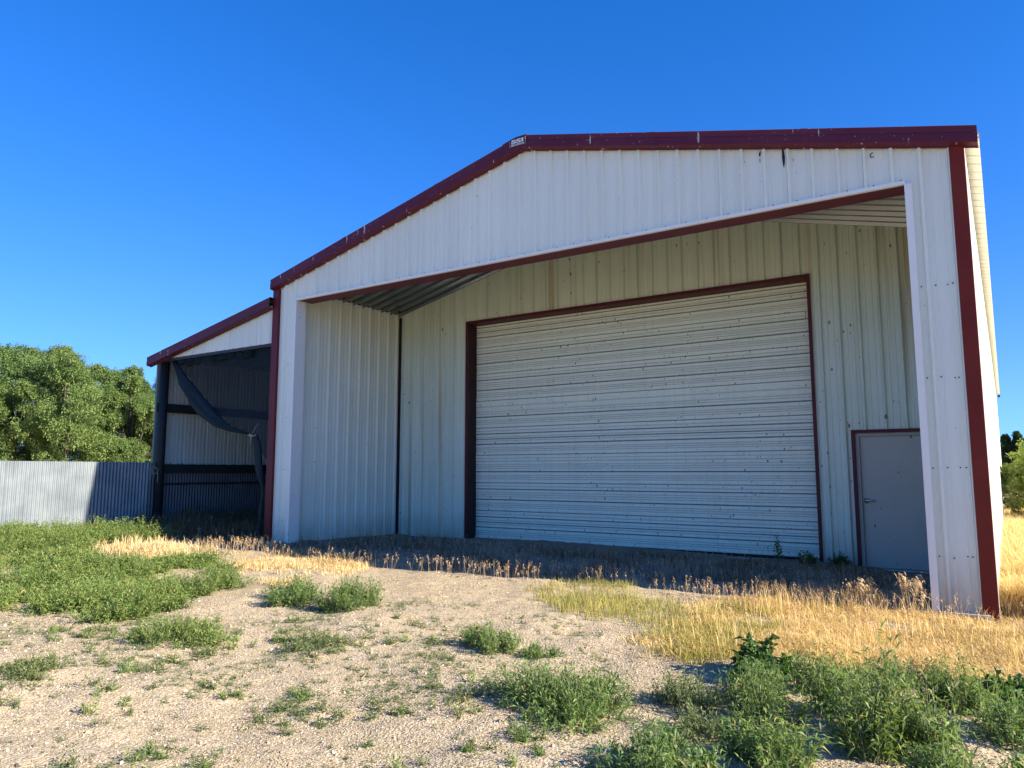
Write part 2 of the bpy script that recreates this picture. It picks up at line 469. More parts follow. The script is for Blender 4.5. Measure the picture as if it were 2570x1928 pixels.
# opening trims: white lip along header, red soffit under it, white jambs
mb = MB()
mb.box(ob_l - .06, ob_r + .005, YF - .050, YF + .0, ob_t - .012, ob_t + .035)
for s, x in ((-1, ob_r), (1, ob_l)):
    if s < 0: mb.box(x - .004, x + .075, YF - .052, YF + .02, -1.75, ob_t - .013)
    else: mb.box(x - .09, x + .004, YF - .052, YF + .02, -1.75, ob_t - .013)
mb.build('opening_trim', M['trim_white'], bld)
mb = MB()
mb.box(ob_l + .005, ob_r - .005, YF + .001, YF + .35, ob_t - .01, ob_t + .12)
mb.build('header_soffit', M['red'], bld)
mb = MB(); mb.box(ob_l - .2, ob_l, YF + .021, YF + .21, -1.75, ob_t + .3); mb.build('jamb', M['trim_white'], bld); mb = MB(); mb.box(ob_r, ob_r + .2, YF + .021, YF + .21, -1.75, ob_t + .3)
mb.build('jamb', M['trim_white'], bld)

# porch: back wall with openings
RD0, RD1, RDT = -10.0, -2.665, 3.355
WD0, WD1, WDT = -2.03, -.985, .635
LNX = -12.10
cl = lambda x: 3.80 + .235 * (x + 12.10)
cr = lambda x: 4.00 - .236 * (x + 1.10)
ctop = lambda x: min(cl(x), cr(x))
XC = (4.00 - .236 * 1.10 - 3.80 - .235 * 12.10) / (.235 + .236)
mb = MB(); bm_ = lambda u, v, h: (u, YB - h, v)
ph = -1.2586
for a, b, lo in ((LNX, RD0, -1.75), (RD0, RD1, RDT), (RD1, WD0, -1.75), (WD0, WD1, WDT), (WD1, -.55, -1.75)):
    us, hs = prof_pbr(a, b, ph, (XC,))
    sheet(mb, us, hs, const(lo), lambda u: ctop(u) + .02, bm_)
mb.build('porch_back_wall', M['porch_white'], bld)
# porch side walls
mb = MB()
us, hs = prof_pbr(YF + .12, YB, 10.674, ())
sheet(mb, us, hs, const(-1.75), const(cl(LNX) + .01), lambda u, v, h: (LNX + h, u, v))
mb.build('porch_side_wall', M['liner_white'], bld); mb = MB()
sheet(mb, us, hs, const(-1.75), const(cr(-.55) + .01), lambda u, v, h: (-.55 - h, u, v))
mb.build('porch_side_wall', M['liner_white'], bld)
# porch ceiling, ribs running down the slope and facing down
mb = MB(); us, hs = prof_pbr(YF + .03, YB, 10.10, (), rib=.06, minor=.001)
mb.extrude([[(x, u, ctop(x) - h) for u, h in zip(us, hs)] for x in (LNX, XC, -.55)])
mb.build('porch_ceiling', M['soffit_white'], bld)
mb = MB()
for x0, x1 in ((LNX, XC), (XC, -.55)):
    z0, z1 = ctop(x0), ctop(x1)
    mb.extrude([[(x, YB - .045, z - .05), (x, YB - .045, z - .012), (x, YB - .005, z - .012)] for x, z in ((x0, z0), (x1, z1))])
mb.extrude([[(LNX + .005, y, cl(LNX) - .012), (LNX + .045, y, cl(LNX) - .012), (LNX + .045, y, cl(LNX) - .05)] for y in (YF + .2, YB - .05)])
mb.build('ceiling_trim', M['trim_white'], bld)
mb = MB(); mb.box(LNX + .004, LNX + .05, YB - .055, YB - .004, -1.75, cl(LNX) - .06)
mb.build('inside_corner_trim', M['jamb_dark'], bld)

# rolling door with its frame
mb = MB()
mb.box(RD0 - .055, RD0, YB - .053, YB - .0, -1.7, RDT + .06); mb.box(RD1, RD1 + .05, YB - .053, YB, -1.7, RDT + .06)
mb.box(RD0, RD1, YB - .053, YB, RDT - .002, RDT + .06)
mb.box(RD0, RD1, YB + .001, YB + .36, RDT, RDT + .05)
fr = mb.build('door_frame', M['red_dark'], bld)
mb = MB(); mb.box(RD0 - .05, RD0 - .001, YB + .001, YB + .36, -1.7, RDT + .04); mb.build('door_jamb', M['jamb_dark'], bld); mb = MB(); mb.box(RD1 + .001, RD1 + .05, YB + .001, YB + .36, -1.7, RDT + .04)
mb.build('door_jamb', M['jamb_dark'], bld)
rd_zb = -1.455
YD = YB + .30
prof = []                                            # (z, out) from the bottom up
sec_h = (RDT - rd_zb + .1) / 8
rr = np.random.default_rng(5)
for k in range(8):
    z0 = rd_zb + k * sec_h; o = rr.normal(0, .0025); tl = rr.normal(0, .004)
    P_ = [(0.0, -.006), (.006, .004)]
    for q, (g_, dp, hw) in enumerate(((.08, -.008, .007), (.12, -.010, .008), (.16, -.008, .007), (.24, -.020, .010), (.31, -.008, .007), (.355, -.011, .008), (.40, -.008, .007), (.47, -.014, .009), (.535, -.008, .007))):
        P_ += [(g_ - hw - .005, .005), (g_ - hw, dp), (g_ + hw, dp), (g_ + hw + .003, .005 + .003 * (q % 2))]
    P_ += [(sec_h - .022, .008), (sec_h - .014, .008), (sec_h - .012, -.024), (sec_h - .001, -.024)]
    prof += [(z0 + a, b + o + tl * a) for a, b in P_]
mb = MB()
xs = np.linspace(RD0 + .0, RD1 - .0, 24)
wv = np.random.default_rng(3).normal(0, .0016, (len(xs),))
mb.extrude([[(x, YD - h - wv[i] * math.sin(z * 2.1 + i), z) for z, h in prof] for i, x in enumerate(xs)])
pat = [0 if max(prof[j][1], prof[j + 1][1]) > -.004 else (2 if min(prof[j][1], prof[j + 1][1]) < -.013 else 1) for j in range(len(prof) - 1)]
mb.m = pat * (len(xs) - 1)
rd = mb.build('rolling_door', [M['door_white'], M['groove'], M['joint']], bld)
mb = MB(); mb.box(RD0 + .01, RD1 - .01, YD - .02, YD + .03, rd_zb - .05, rd_zb + .002); mb.build('bottom_seal', M['black_rubber'], rd)
mb = MB(); mb.box(RD0 - .1, RD1 + .1, YB - .02, YD + .2, -1.9, rd_zb - .05); mb.build('door_sill', M['concrete'], bld)

# walk door
mb = MB()
mb.box(WD0 - .055, WD0, YB - .052, YB + .0, -1.56, WDT + .055); mb.box(WD1, WD1 + .055, YB - .052, YB, -1.56, WDT + .055)
mb.box(WD0, WD1, YB - .052, YB, WDT, WDT + .055)
mb.build('walk_door_trim', M['red_dark'], bld)
mb = MB()
mb.box(WD0, WD0 + .055, YB - .012, YB + .1, -1.55, WDT); mb.box(WD1 - .055, WD1, YB - .012, YB + .1, -1.55, WDT); mb.box(WD0 + .055, WD1 - .055, YB - .012, YB + .1, WDT - .05, WDT)
mb.build('walk_door_frame', M['frame_grey'], bld)
mb = MB(); mb.box(WD0 + .058, WD1 - .058, YB + .035, YB + .08, -1.515, WDT - .053)
wd = mb.build('walk_door', M['door_grey'], bld)
mb = MB()
hx, hz = -1.915, -.457
mb.tube([(hx, YB + .034, hz), (hx, YB + .020, hz)], .040, 16)
mb.tube([(hx, YB + .022, hz), (hx, YB - .035, hz)], .011, 10)
mb.tube([(hx - .016, YB - .037, hz), (hx + .05, YB - .040, hz + .004), (hx + .135, YB - .030, hz - .006)], [.018, .016, .011], 10)
mb.build('handle', M['steel'], wd, smooth=True)
mb = MB(); mb.box(WD0 + .0, WD1 - .0, YB - .06, YB + .12, -1.60, -1.522); mb.build('walk_door_sill', M['steel'], bld)

# right side wall, back wall, left wall above the lean-to
YEND = 45.0
mb = MB()
us, hs = prof_pbr(YF + .05, YEND, 10.0)
sheet(mb, us, hs, const(-1.8), const(roof(XR) - .16), lambda u, v, h: (XR + h - .02, u, v))
mb.build('side_wall', M['front_white'], bld)
mb = MB()
mb.add([(XL, YEND, -1.8), (XR - .02, YEND, -1.8), (XR - .02, YEND, roof(XR) - .16), (XRIDGE, YEND, roof(XRIDGE) - .16), (XL, YEND, roof(XL) - .16)], [(0, 1, 2, 3, 4)])
mb.quad((XL, YF, -1.8), (XL, YEND, -1.8), (XL, YEND, roof(XL) - .16), (XL, YF, roof(XL) - .16))
mb.build('rear_wall', M['front_white'], bld)
# roof: ribbed sheet, ribs upwards
mb = MB(); us, hs = prof_pbr(YF - .12, YEND + .05, 9.95, (), rib=.036, minor=.004)
rz = lambda x: roof(x) - .065
mb.extrude([[(x, u, rz(x) + h) for u, h in zip(us, hs)] for x in (XL - .02, XRIDGE, XR + .175)])
mb.build('roof', M['roof_white'], bld)
mb = MB(); mb.tube([(XR + .13, YEND - .1, rz(XR) - .1), (XR + .13, YEND + .15, rz(XR) - .1)], .06, 8)
mb.build('eave_trim', M['dark_steel'], bld)

# maroon corner trims
mb = MB()
mb.box(XR - .135, XR + .018, YF - .056, YF - .047, -1.72, roof(XR) - .2); mb.box(XR + .010, XR + .018, YF - .047, YF + .13, -1.72, roof(XR) - .17)
mb.box(XR - .135, XR - .125, YF - .047, YF - .0, -1.72, roof(XR) - .2)
mb.build('corner_trim', M['red_bounce'], bld)
mb = MB()
mb.box(XL - .018, XL + .165, YF - .056, YF - .047, -1.7, roof(XL) - .2); mb.box(XL - .018, XL - .010, YF - .047, YF + .13, -1.7, roof(XL) - .17)
mb.box(XL + .155, XL + .165, YF - .047, YF, -1.7, roof(XL) - .2)
mb.build('corner_trim', M['red'], bld)


def rake(mb, x0, x1, top, y, seed, drop=.205, seg=.35, ends=(True, True)):
    """sculptured rake trim, profile swept along the slope"""
    r = np.random.default_rng(seed); n = max(2, int(abs(x1 - x0) / seg)); secs = []
    for i in range(n + 1):
        x = x0 + (x1 - x0) * i / n; z = top(x); w = r.normal(0, .0022)
        secs.append([(x, y + .20, z - .045), (x, y + .16, z - .004), (x, y + .012, z + .002), (x, y + w, z - .006), (x, y + w + .010, z - .085), (x, y + w, z - .095), (x, y + w, z - drop + .008),
                     (x, y + .010, z - drop), (x, y + .115, z - drop - .020), (x, y + .118, z - drop - .034)])
    mb.extrude(secs)
    for e, sec in zip(ends, (secs[0], secs[-1])):
        if e:
            s = 1 if sec is secs[0] else -1
            mb.add(sec[1:9], [tuple(range(8))])


mb = MB(); rake(mb, XL + .0, XRIDGE - .14, roof, YF - .16, 1, ends=(True, False)); mb.build('rake_trim', M['red_rake'], bld)
mb = MB(); rake(mb, XRIDGE + .12, XR + .16, roof, YF - .16, 2, ends=(False, True)); mb.build('rake_trim', M['red_rake'], bld)
mb = MB()
capz = lambda x: min(roof(x) + .012, 5.53 - .012)
secs = []
for x in np.linspace(XRIDGE - .36, XRIDGE + .12, 9):
    z = capz(x)
    secs.append([(x, YF + .04, z - .04), (x, YF, z), (x, YF - .152, z + .002), (x, YF - .166, z - .006), (x, YF - .166, roof(x) - .212), (x, YF - .05, roof(x) - .230), (x, YF - .04, roof(x) - .245)])
mb.extrude(secs); mb.add(secs[0], [tuple(range(7))]); mb.add(secs[-1], [tuple(range(7))])
cap = mb.build('ridge_cap', M['red_rake'], bld)
for xs_ in (-10.4, -8.1, -4.0, -1.9):
    mb = MB(); rake(mb, xs_ - .045, xs_ + .045, lambda x: roof(x) + .003, YF - .1635, 30, drop=.209, ends=(True, True)); mb.build('trim_lap', M['red_rake'], bld)

# builder's plate on the ridge cap
sgx0, sgx1, sgz0, sgz1, sgy = -6.515, -6.20, 5.355, 5.490, YF - .170
mb = MB()
mb.add([(sgx0, sgy, sgz0), (sgx1, sgy, sgz0), (sgx1, sgy, sgz1), (sgx0, sgy, sgz1 - .02), (sgx0, sgy + .003, sgz0), (sgx1, sgy + .003, sgz0), (sgx1, sgy + .003, sgz1), (sgx0, sgy + .003, sgz1 - .02)],
       [(0, 1, 2, 3), (0, 4, 5, 1), (1, 5, 6, 2), (2, 6, 7, 3), (3, 7, 4, 0)])
sign = mb.build('name_plate', M['sign_black'], bld, label='small black plate reading SSI over a phone number')


def text_part(body, size, x, y, z, sx_, parent, bold=.0):
    cu = bpy.data.curves.new('lettering', 'FONT'); cu.body = body; cu.size = size; cu.extrude = .0008; cu.offset = bold; cu.align_x = 'CENTER'
    tmp = bpy.data.objects.new('tmp', cu); COL.objects.link(tmp)
    dg = bpy.context.evaluated_depsgraph_get(); me = bpy.data.meshes.new_from_object(tmp.evaluated_get(dg))
    bpy.data.objects.remove(tmp)
    a = np.empty(len(me.vertices) * 3, np.float32); me.vertices.foreach_get('co', a); a = a.reshape(-1, 3)
    w = np.stack([x + a[:, 0] * sx_, y - a[:, 2], z + a[:, 1]], -1) - np.array(bld.location)
    me.vertices.foreach_set('co', w.astype(np.float32).ravel()); me.update()
    me.materials.clear(); me.materials.append(M['sign_white'])
    o = bpy.data.objects.new('lettering', me); COL.objects.link(o); o.parent = parent
    return o


text_part('SSI', .085, (sgx0 + sgx1) / 2, sgy - .0025, sgz0 + .052, 2.5, sign, .0035)
text_part('800-248-0330', .045, (sgx0 + sgx1) / 2, sgy - .0025, sgz0 + .010, .98, sign, .001)
mb = MB()
for x0, x1, z0, z1 in ((sgx0 + .004, sgx1 - .004, sgz0 + .003, sgz0 + .006), (sgx1 - .008, sgx1 - .005, sgz0 + .006, sgz1 - .008), (sgx0 + .005, sgx0 + .008, sgz0 + .006, sgz1 - .03)):
    mb.box(x0, x1, sgy - .0022, sgy - .0004, z0, z1)
mb.build('plate_border', M['sign_white'], sign)

# damage on the gable: tar streaks (flat marks on the sheet)
mb = MB()
def blot(x, z0, z1, w, wig=0.0, seed=0):
    r = np.random.default_rng(seed); n = 12; L = []; Rr = []
    for i in range(n + 1):
        t = i / n; ww = w * (math.sin(math.pi * min(1, t * 1.15 + .08)) ** .6) * (1 + r.normal(0, .08)); c = x + wig * math.sin(t * 3)
        L.append((c - ww / 2, YF - .0075, z1 + (z0 - z1) * t)); Rr.append((c + ww / 2, YF - .0075, z1 + (z0 - z1) * t))
    mb.extrude([L, Rr])
blot(-2.21, 3.99, 4.31, .034, .006, 1); mb.build('tar_streak', M['sign_black'], bld); mb = MB(); blot(-2.505, 4.25, 4.35, .024, -.008, 2); mb.build('tar_streak', M['sign_black'], bld); mb = MB(); blot(-2.515, 4.17, 4.25, .009, .002, 3); mb.build('tar_streak', M['sign_black'], bld); mb = MB(); blot(-2.10, 4.08, 4.15, .006, .02, 4); mb.build('tar_streak', M['sign_black'], bld); mb = MB()
for i in range(8):
    q = math.radians(60 + i * 33); q2 = math.radians(60 + (i + 1) * 33); c = (-1.137, 3.955); r0, r1 = .019, .030
    mb.quad(*[(c[0] + a * math.cos(t), YF - .0075, c[1] + a * 1.15 * math.sin(t)) for a, t in ((r0, q), (r1, q), (r1, q2), (r0, q2))])
mb.build('tar_streak', M['sign_black'], bld)

# screws in rows on the right and left columns and the header lip
r = np.random.default_rng(2)
mb = MB(); mb.tube([(0, 0, 0), (0, -.006, 0)], .009, 7)
me_s = mb.build('screw', M['dark_steel'])
def screw(x, y, z, first=[True]):
    o = me_s if first[0] else me_s.copy()
    if not first[0]: COL.objects.link(o)
    first[0] = False; o.parent = bld; o.location = Vector((x, y, z)) - bld.location
for z in (-.95, .05, 1.1, 2.2):
    for x in (-.70, -.55, -.43, -.37): screw(x + r.normal(0, .006), YF - .002, z + r.normal(0, .008))
    for x in (-12.2, -12.08, -11.98): screw(x, YF - .002, z + r.normal(0, .008))
for k in range(36):
    x = -.28 - k * PITCH
    if ob_l < x < ob_r: screw(x + .05, YF - .003, ob_t + .055)

mb = MB(); mb.box(-1.0, -.24, YF - .13, YF + .05, -1.75, -1.555); mb.build('concrete_footing', M['concrete'], bld)

# ------------------------------------------------------------------ lean-to on the left
LX0, LX1 = -16.75, XL - .02
lroof = lambda x: 2.747 + .197 * (x + 17.04)
lean = empty('lean_to_shed', (-14.7, 9.88, -1.25), 'open lean-to with maroon rake trim and dark interior beside the tall building', 'shed')
mb = MB(); us, hs = prof_pbr(LX0 - .02, LX1, -13.0)
sheet(mb, us, hs * .5, const(2.685), lambda u: lroof(u) - .12, lambda u, v, h: (u, YF - h, v))
mb.build('gable_panel', M['front_white'], lean)
mb = MB(); mb.box(LX0 + .12, LX1, YF + .005, YF + .10, 2.62, 2.80); mb.build('header_beam', M['dark_steel'], lean)
mb = MB(); rake(mb, -17.04, LX1 + .02, lroof, YF - .16, 6, ends=(True, False)); mb.build('rake_trim', M['red_rake'], lean)
LEND = 30.0
mb = MB(); us, hs = prof_pbr(YF - .1, LEND, 9.95)
mb.extrude([[(x, u, lroof(x) - .06 + h) for u, h in zip(us, hs)] for x in (-17.0, LX1)])
mb.build('roof', mat_simple('weathered_roof', (.10, .09, .085), .7, .3), lean)
mb = MB(); us, hs = prof_pbr(YF + .06, LEND, 10.02, rib=.040, minor=.018)
sheet(mb, us, hs, const(.05), const(lroof(LX0) - .1), lambda u, v, h: (LX0 - .02 - h, u, v))
mb.build('side_panel', M['lean_wall'], lean)
mb = MB(); mb.box(LX0 - .07, LX0 - .015, YF - .02, YF + .08, -.1, lroof(LX0) - .16); mb.build('panel_edge_trim', mat_simple('green_grey_trim', (.16, .20, .17), .5, .2), lean)
mb = MB(); mb.tube([(LX0 + .095, YF + .10, -1.6), (LX0 + .095, YF + .10, 2.72)], .098, 16)
mb.build('post', mat_simple('dark_post', (.016, .02, .02), .6, .3), lean, smooth=True)
for z0, z1 in ((1.43, 1.635), (-.02, .19)):
    mb = MB(); mb.box(LX0 + .0, LX0 + .03, YF - .02 if z0 > 1 else YF + .21, LEND, z0, z1); mb.box(LX0 + .03, LX0 + .09, YF + .21, LEND, z0, z0 + .015); mb.box(LX0 + .03, LX0 + .09, YF + .21, LEND, z1 - .015, z1)
    mb.build('girt', M['dark_steel'], lean)
mb = MB(); mb.tube([(LX0 + .03, YF + .2, -.275), (LX0 + .03, LEND, -.275)], .022, 8); mb.build('rail', M['dark_steel'], lean)
mb = MB(); mb.quad((LX0, LEND, -1.6), (LX1, LEND, -1.6), (LX1, LEND, lroof(LX1) - .1), (LX0, LEND, lroof(LX0) - .1)); mb.build('rear_panel', M['lean_wall'], lean)
for y in (15.5, 21.5, 27.5):
    mb = MB(); mb.box(LX0, LX0 + .15, y, y + .15, -1.6, 2.65); mb.build('post', M['dark_steel'], lean)

# ------------------------------------------------------------------ fence of corrugated sheets
fence = empty('corrugated_fence', (-16.75, 5.0, -1.25), 'galvanised corrugated metal fence running up to the lean-to post', 'fence')
mb = MB(); r = np.random.default_rng(9)
y = -2.32
while y < LEND:
    w = 3.03 if y < 8 else 3.03
    us, hs = prof_corr(y, y + w + .03); t0 = .225 + r.normal(0, .008); tl = r.normal(0, .010); o = (int(y * 10) % 2) * .004
    base = -1.5
    secs = []
    for k in range(7):
        t = k / 6
        secs.append([(LX0 - .03 - o + h + .012 * vnoise(np.array(u * 1.3), np.array(t * 2.5 + y), 5), u, base + (t0 + tl * (u - y) / w - base) * t) for u, h in zip(us, hs)])
    mb.extrude(secs)
    y += w
    if y > 8 and y < 8 + w: mb.build('corrugated_sheet', M['galv'], fence, smooth=True); mb = MB()
mb.build('corrugated_sheet', M['galv_shade'], fence, smooth=True)
mb = MB()
for z in (-.9, -.1): mb.box(LX0 - .14, LX0 - .05, -4, LEND, z - .045, z + .045)
mb.build('rail', mat_simple('weathered_wood', (.2, .16, .11), .9, .3), fence)
for y in np.arange(-3.5, 9.5, 2.4):
    mb = MB(); mb.tube([(LX0 - .22, y, -1.7), (LX0 - .22, y, .1)], .07, 10); mb.build('post', M['bark'], fence)

# ------------------------------------------------------------------ shade cloth in the lean-to front
net = empty('shade_cloth', (-14.6, 9.97, -1.3), 'torn dark shade cloth hanging in the lean-to opening, gathered and tied', 'netting')
U = [(-16.26, 2.66), (-15.94, 2.36), (-15.58, 2.09), (-14.97, 1.63), (-14.36, 1.18), (-13.89, .95), (-13.18, .80)]
L = [(-16.27, 2.64), (-15.97, 2.18), (-15.67, 1.80), (-15.36, 1.46), (-14.98, 1.19), (-14.48, .98), (-14.0, .87), (-13.13, .77)]


def resample(P_, n):
    P_ = np.array(P_, float); d = np.r_[0, np.cumsum(np.linalg.norm(np.diff(P_, axis=0), axis=1))]; t = np.linspace(0, d[-1], n)
    # smooth
    q = np.stack([np.interp(t, d, P_[:, k]) for k in range(P_.shape[1])], 1)
    for _ in range(3): q[1:-1] = .25 * q[:-2] + .5 * q[1:-1] + .25 * q[2:]
    return q


n = 40; u_ = resample(U, n); l_ = resample(L, n)
YN = 9.97
mb = MB(); secs = []
for i in range(n):                                     # sheet from header down to the gathered edge
    x, z = u_[i]; x = min(x, LX1 - .02); sec = []
    for k in range(17):
        t = k / 16; zz = 2.66 + (z - 2.66) * t
        sec.append((x + .05 * t * math.sin(i * .9), YN + .03 * math.sin(x * 6 + t * 2) * (1 - .3 * t) + .015 * math.sin(x * 17), zz))
    secs.append(sec)
for x in (-13.0, -12.8, LX1 - .01):
    secs.append([(x, YN + .02 * math.sin(x * 6 + k / 8), 2.66 + (.55 - (x + 13.1) * .9 - 2.66) * k / 16) for k in range(17)])
mb.extrude(secs)
mb.build('hanging_net', M['net'], net, smooth=True)
mb = MB(); secs = []
for i in range(n):                                     # the folded-over belly of cloth
    a, b = u_[i], l_[i]; d = max(.03, np.linalg.norm(a - b)); sec = []
    for k in range(13):
        t = k / 12; p = a + (b - a) * t
        bulge = .16 * math.sin(math.pi * t) * min(1, d / .25) + .024 * math.sin(t * 20 + i * .3 + math.sin(i * .5)) + .012 * math.sin(t * 41 - i * .2)
        sec.append((p[0], YN - .03 - bulge, p[1] + .008 * math.sin(t * 16)))
    for k in range(12, -1, -1):
        t = k / 12; p = a + (b - a) * t
        sec.append((p[0], YN + .02 + .05 * math.sin(math.pi * t), p[1]))
    secs.append(sec)
mb.extrude(secs, close=True); mb.build('folded_edge', M['net_dense'], net, smooth=True)
B_ = resample([(-13.13, .80), (-13.03, .41), (-12.96, 0.0), (-12.80, -.33), (-12.84, -.73), (-12.90, -1.13), (-12.90, -1.48)], 24)
mb = MB(); r = np.random.default_rng(4); secs = []
for i, (x, z) in enumerate(B_):
    wd_ = .05 + .05 * math.sin(min(1, i / 10) * math.pi) + .015 * math.sin(i * .9)
    secs.append([(x + wd_ * (1 + .3 * math.sin(j * 3 + i * .3)) * math.cos(j * math.pi / 6), YN - .02 + .6 * wd_ * (1 + .3 * math.cos(j * 3)) * math.sin(j * math.pi / 6), z) for j in range(12)])
mb.extrude(secs, close=True, cap=True); mb.build('hanging_bundle', M['net_dense'], net, smooth=True)
mb = MB()                                              # bunched cloth under the header
for k in range(3):
    pts = [(x, YN - .02 + .03 * math.sin(x * 5 + k), 2.61 - .03 * k - .05 * abs(math.sin(x * 3.1 + k * 1.3)) + .02 * math.sin(x * 19)) for x in np.linspace(-15.9, -13.3, 70)]
    mb.tube(pts, [.035 + .02 * math.sin(i * .8 + k) for i in range(70)], 7)
mb.build('bunched_edge', M['net'], net, smooth=True)
tw = empty('baling_twine', (-13.13, 9.85, .72), 'pale twine knotted round the gathered shade cloth', 'twine')
mb = MB(); mb.tube([(-13.17, 9.86, .72), (-13.10, 9.84, .80), (-13.0, 9.85, .94), (-12.93, 9.87, 1.01)], .005, 6); mb.tube([(-13.15, 9.85, .78), (-13.12, 9.82, .74), (-13.13, 9.84, .66), (-13.17, 9.85, .57)], .006, 6)
for k in range(3): mb.tube([(-13.13 + .05 * math.cos(a), 9.90 + .1 * math.sin(a), .76 + .012 * k + .02 * math.sin(a * 2)) for a in np.linspace(0, 6.28, 12)], .009, 6)
mb.build('knot', M['twine'], tw, smooth=True)
tw2 = empty('baling_twine', (-16.66, 9.84, .1), 'pale twine looped round the dark lean-to post above the fence', 'twine')
mb = MB()
mb.tube([(LX0 - .03, YF + .0, .2), (LX0 - .02, YF - .03, .05), (LX0 + .06, YF - .02, -.04), (LX0 + .16, YF - .01, -.02), (LX0 + .2, YF + .02, .06), (LX0 + .12, YF - .02, .10), (LX0 + .02, YF - .01, .17)], .007, 6)
mb.tube([(LX0 + .18, YF - .01, .04), (LX0 + .2, YF, -.1), (LX0 + .19, YF, -.25)], .007, 6)
mb.build('loop', M['twine'], tw2, smooth=True)

# ------------------------------------------------------------------ vegetation generators (numpy)
def nrm(a): return a / (np.linalg.norm(a, axis=-1, keepdims=True) + 1e-9)


def leaves_to_mesh(base, d, Ln, W, droop, r):
    """one diamond quad per leaf"""
    n = len(base); d = nrm(d); up = nrm(r.normal(size=(n, 3)) * .45 + np.array([0, 0, 1.0]))
    s = nrm(np.cross(d, up))
    mid = base + d * (Ln * .45)[:, None]; mid[:, 2] += Ln * .05
    tip = base + d * Ln[:, None]; tip[:, 2] -= Ln * droop
    V = np.stack([base, mid + s * (W / 2)[:, None], tip, mid - s * (W / 2)[:, None]], 1).reshape(-1, 3)
    return V, np.arange(n * 4).reshape(-1, 4)


def shoot_curves(r, ns, Rx, Ry, H, nl, upr):
    az = r.uniform(0, 2 * math.pi, ns); q = np.sqrt(r.uniform(0, 1, ns)) * r.uniform(.75, 1.05, ns)
    ex, ey = Rx * q * np.cos(az), Ry * q * np.sin(az)
    ez = H * np.sqrt(np.clip(1 - .86 * q ** 2, .05, 1)) * r.uniform(.62, 1.08, ns)
    E_ = np.stack([ex, ey, ez], 1)
    B0 = np.stack([ex * .22 + r.normal(0, .02, ns), ey * .22 + r.normal(0, .02, ns), np.full(ns, -.02)], 1)
    Cc = B0 + (E_ - B0) * np.array([.55, .55, .45]) ; Cc[:, 2] += H * upr * r.uniform(-.3, .5, ns)
    t = np.linspace(0, 1, nl)[None, :, None]
    P_ = (1 - t) ** 2 * B0[:, None] + 2 * t * (1 - t) * Cc[:, None] + t ** 2 * E_[:, None]
    T_ = 2 * (1 - t) * (Cc - B0)[:, None] + 2 * t * (E_ - Cc)[:, None]
    return P_, nrm(T_)


def bush_mesh(r, Rx, Ry, H, ns, nl=26, leaf=.045, width=.18, start=.22, upr=.2, spread=.9):
    P_, T_ = shoot_curves(r, ns, Rx, Ry, H, nl + 6, upr)
    k0 = int((nl + 6) * start)
    b = P_[:, k0:].reshape(-1, 3); tt = T_[:, k0:].reshape(-1, 3); n = len(b)
    fr = np.tile(np.linspace(0, 1, P_.shape[1] - k0), ns)
    b = b + r.normal(0, leaf * .12, (n, 3))
    rad = nrm(r.normal(size=(n, 3))); d = nrm(tt * .75 + rad * spread + np.array([0, 0, .18]))
    Ln = leaf * r.uniform(.6, 1.25, n) * (1 - .35 * fr); W = Ln * width * r.uniform(.8, 1.3, n)
    V, F_ = leaves_to_mesh(b, d, Ln, W, .24, r)
    sh = np.repeat(r.normal(0, .16, ns), P_.shape[1] - k0)
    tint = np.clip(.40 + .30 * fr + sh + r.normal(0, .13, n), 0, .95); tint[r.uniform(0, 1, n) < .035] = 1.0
    V[:, 2] = np.maximum(V[:, 2], .002)
    return V, F_, tint, P_


def stems_mesh(P_, rad=.0028, step=4):
    Q = P_[:, ::step]; ns, k, _ = Q.shape
    V = []; F_ = []
    ang = [0, 2.094, 4.189]
    off = np.array([[math.cos(a), math.sin(a), 0] for a in ang])
    rr_ = rad * np.linspace(1.2, .45, k)
    V = (Q[:, :, None, :] + off[None, None] * rr_[None, :, None, None]).reshape(-1, 3)
    base = (np.arange(ns) * k * 3)[:, None, None] + (np.arange(k - 1) * 3)[None, :, None]
    j = np.arange(3)[None, None]; j2 = (j + 1) % 3
    F_ = np.stack([base + j, base + j2, base + 3 + j2, base + 3 + j], -1).reshape(-1, 4)
    return V, F_


def mounds(r, Rx, Ry, H, ns, nm, **kw):
    """several overlapping tufts of one plant, the tallest near the middle"""
    Vs, Fs, Ts, Ps, nb = [], [], [], [], 0
    for k in range(nm):
        a = k * 2.4 + r.normal(0, .4); q = 0 if k == 0 else .62 * math.sqrt(r.uniform(.25, 1)); ox, oy = Rx * q * math.cos(a), Ry * q * math.sin(a)
        sc = r.uniform(.42, .62) if nm > 1 else 1.0; h = H * (1 - .55 * q) * r.uniform(.75, 1.1) if k else H
        V, F_, tt, P_ = bush_mesh(r, Rx * sc, Ry * sc, h, max(6, int(ns / nm)), **kw)
        o = np.array([ox, oy, 0]); Vs.append(V + o); Ps.append(P_ + o); Fs.append(F_ + nb); nb += len(V); Ts.append(np.where(tt > .99, 1.0, np.clip(tt + r.normal(0, .07), 0, .95)))
    return np.concatenate(Vs), np.concatenate(Fs), np.concatenate(Ts), np.concatenate(Ps)


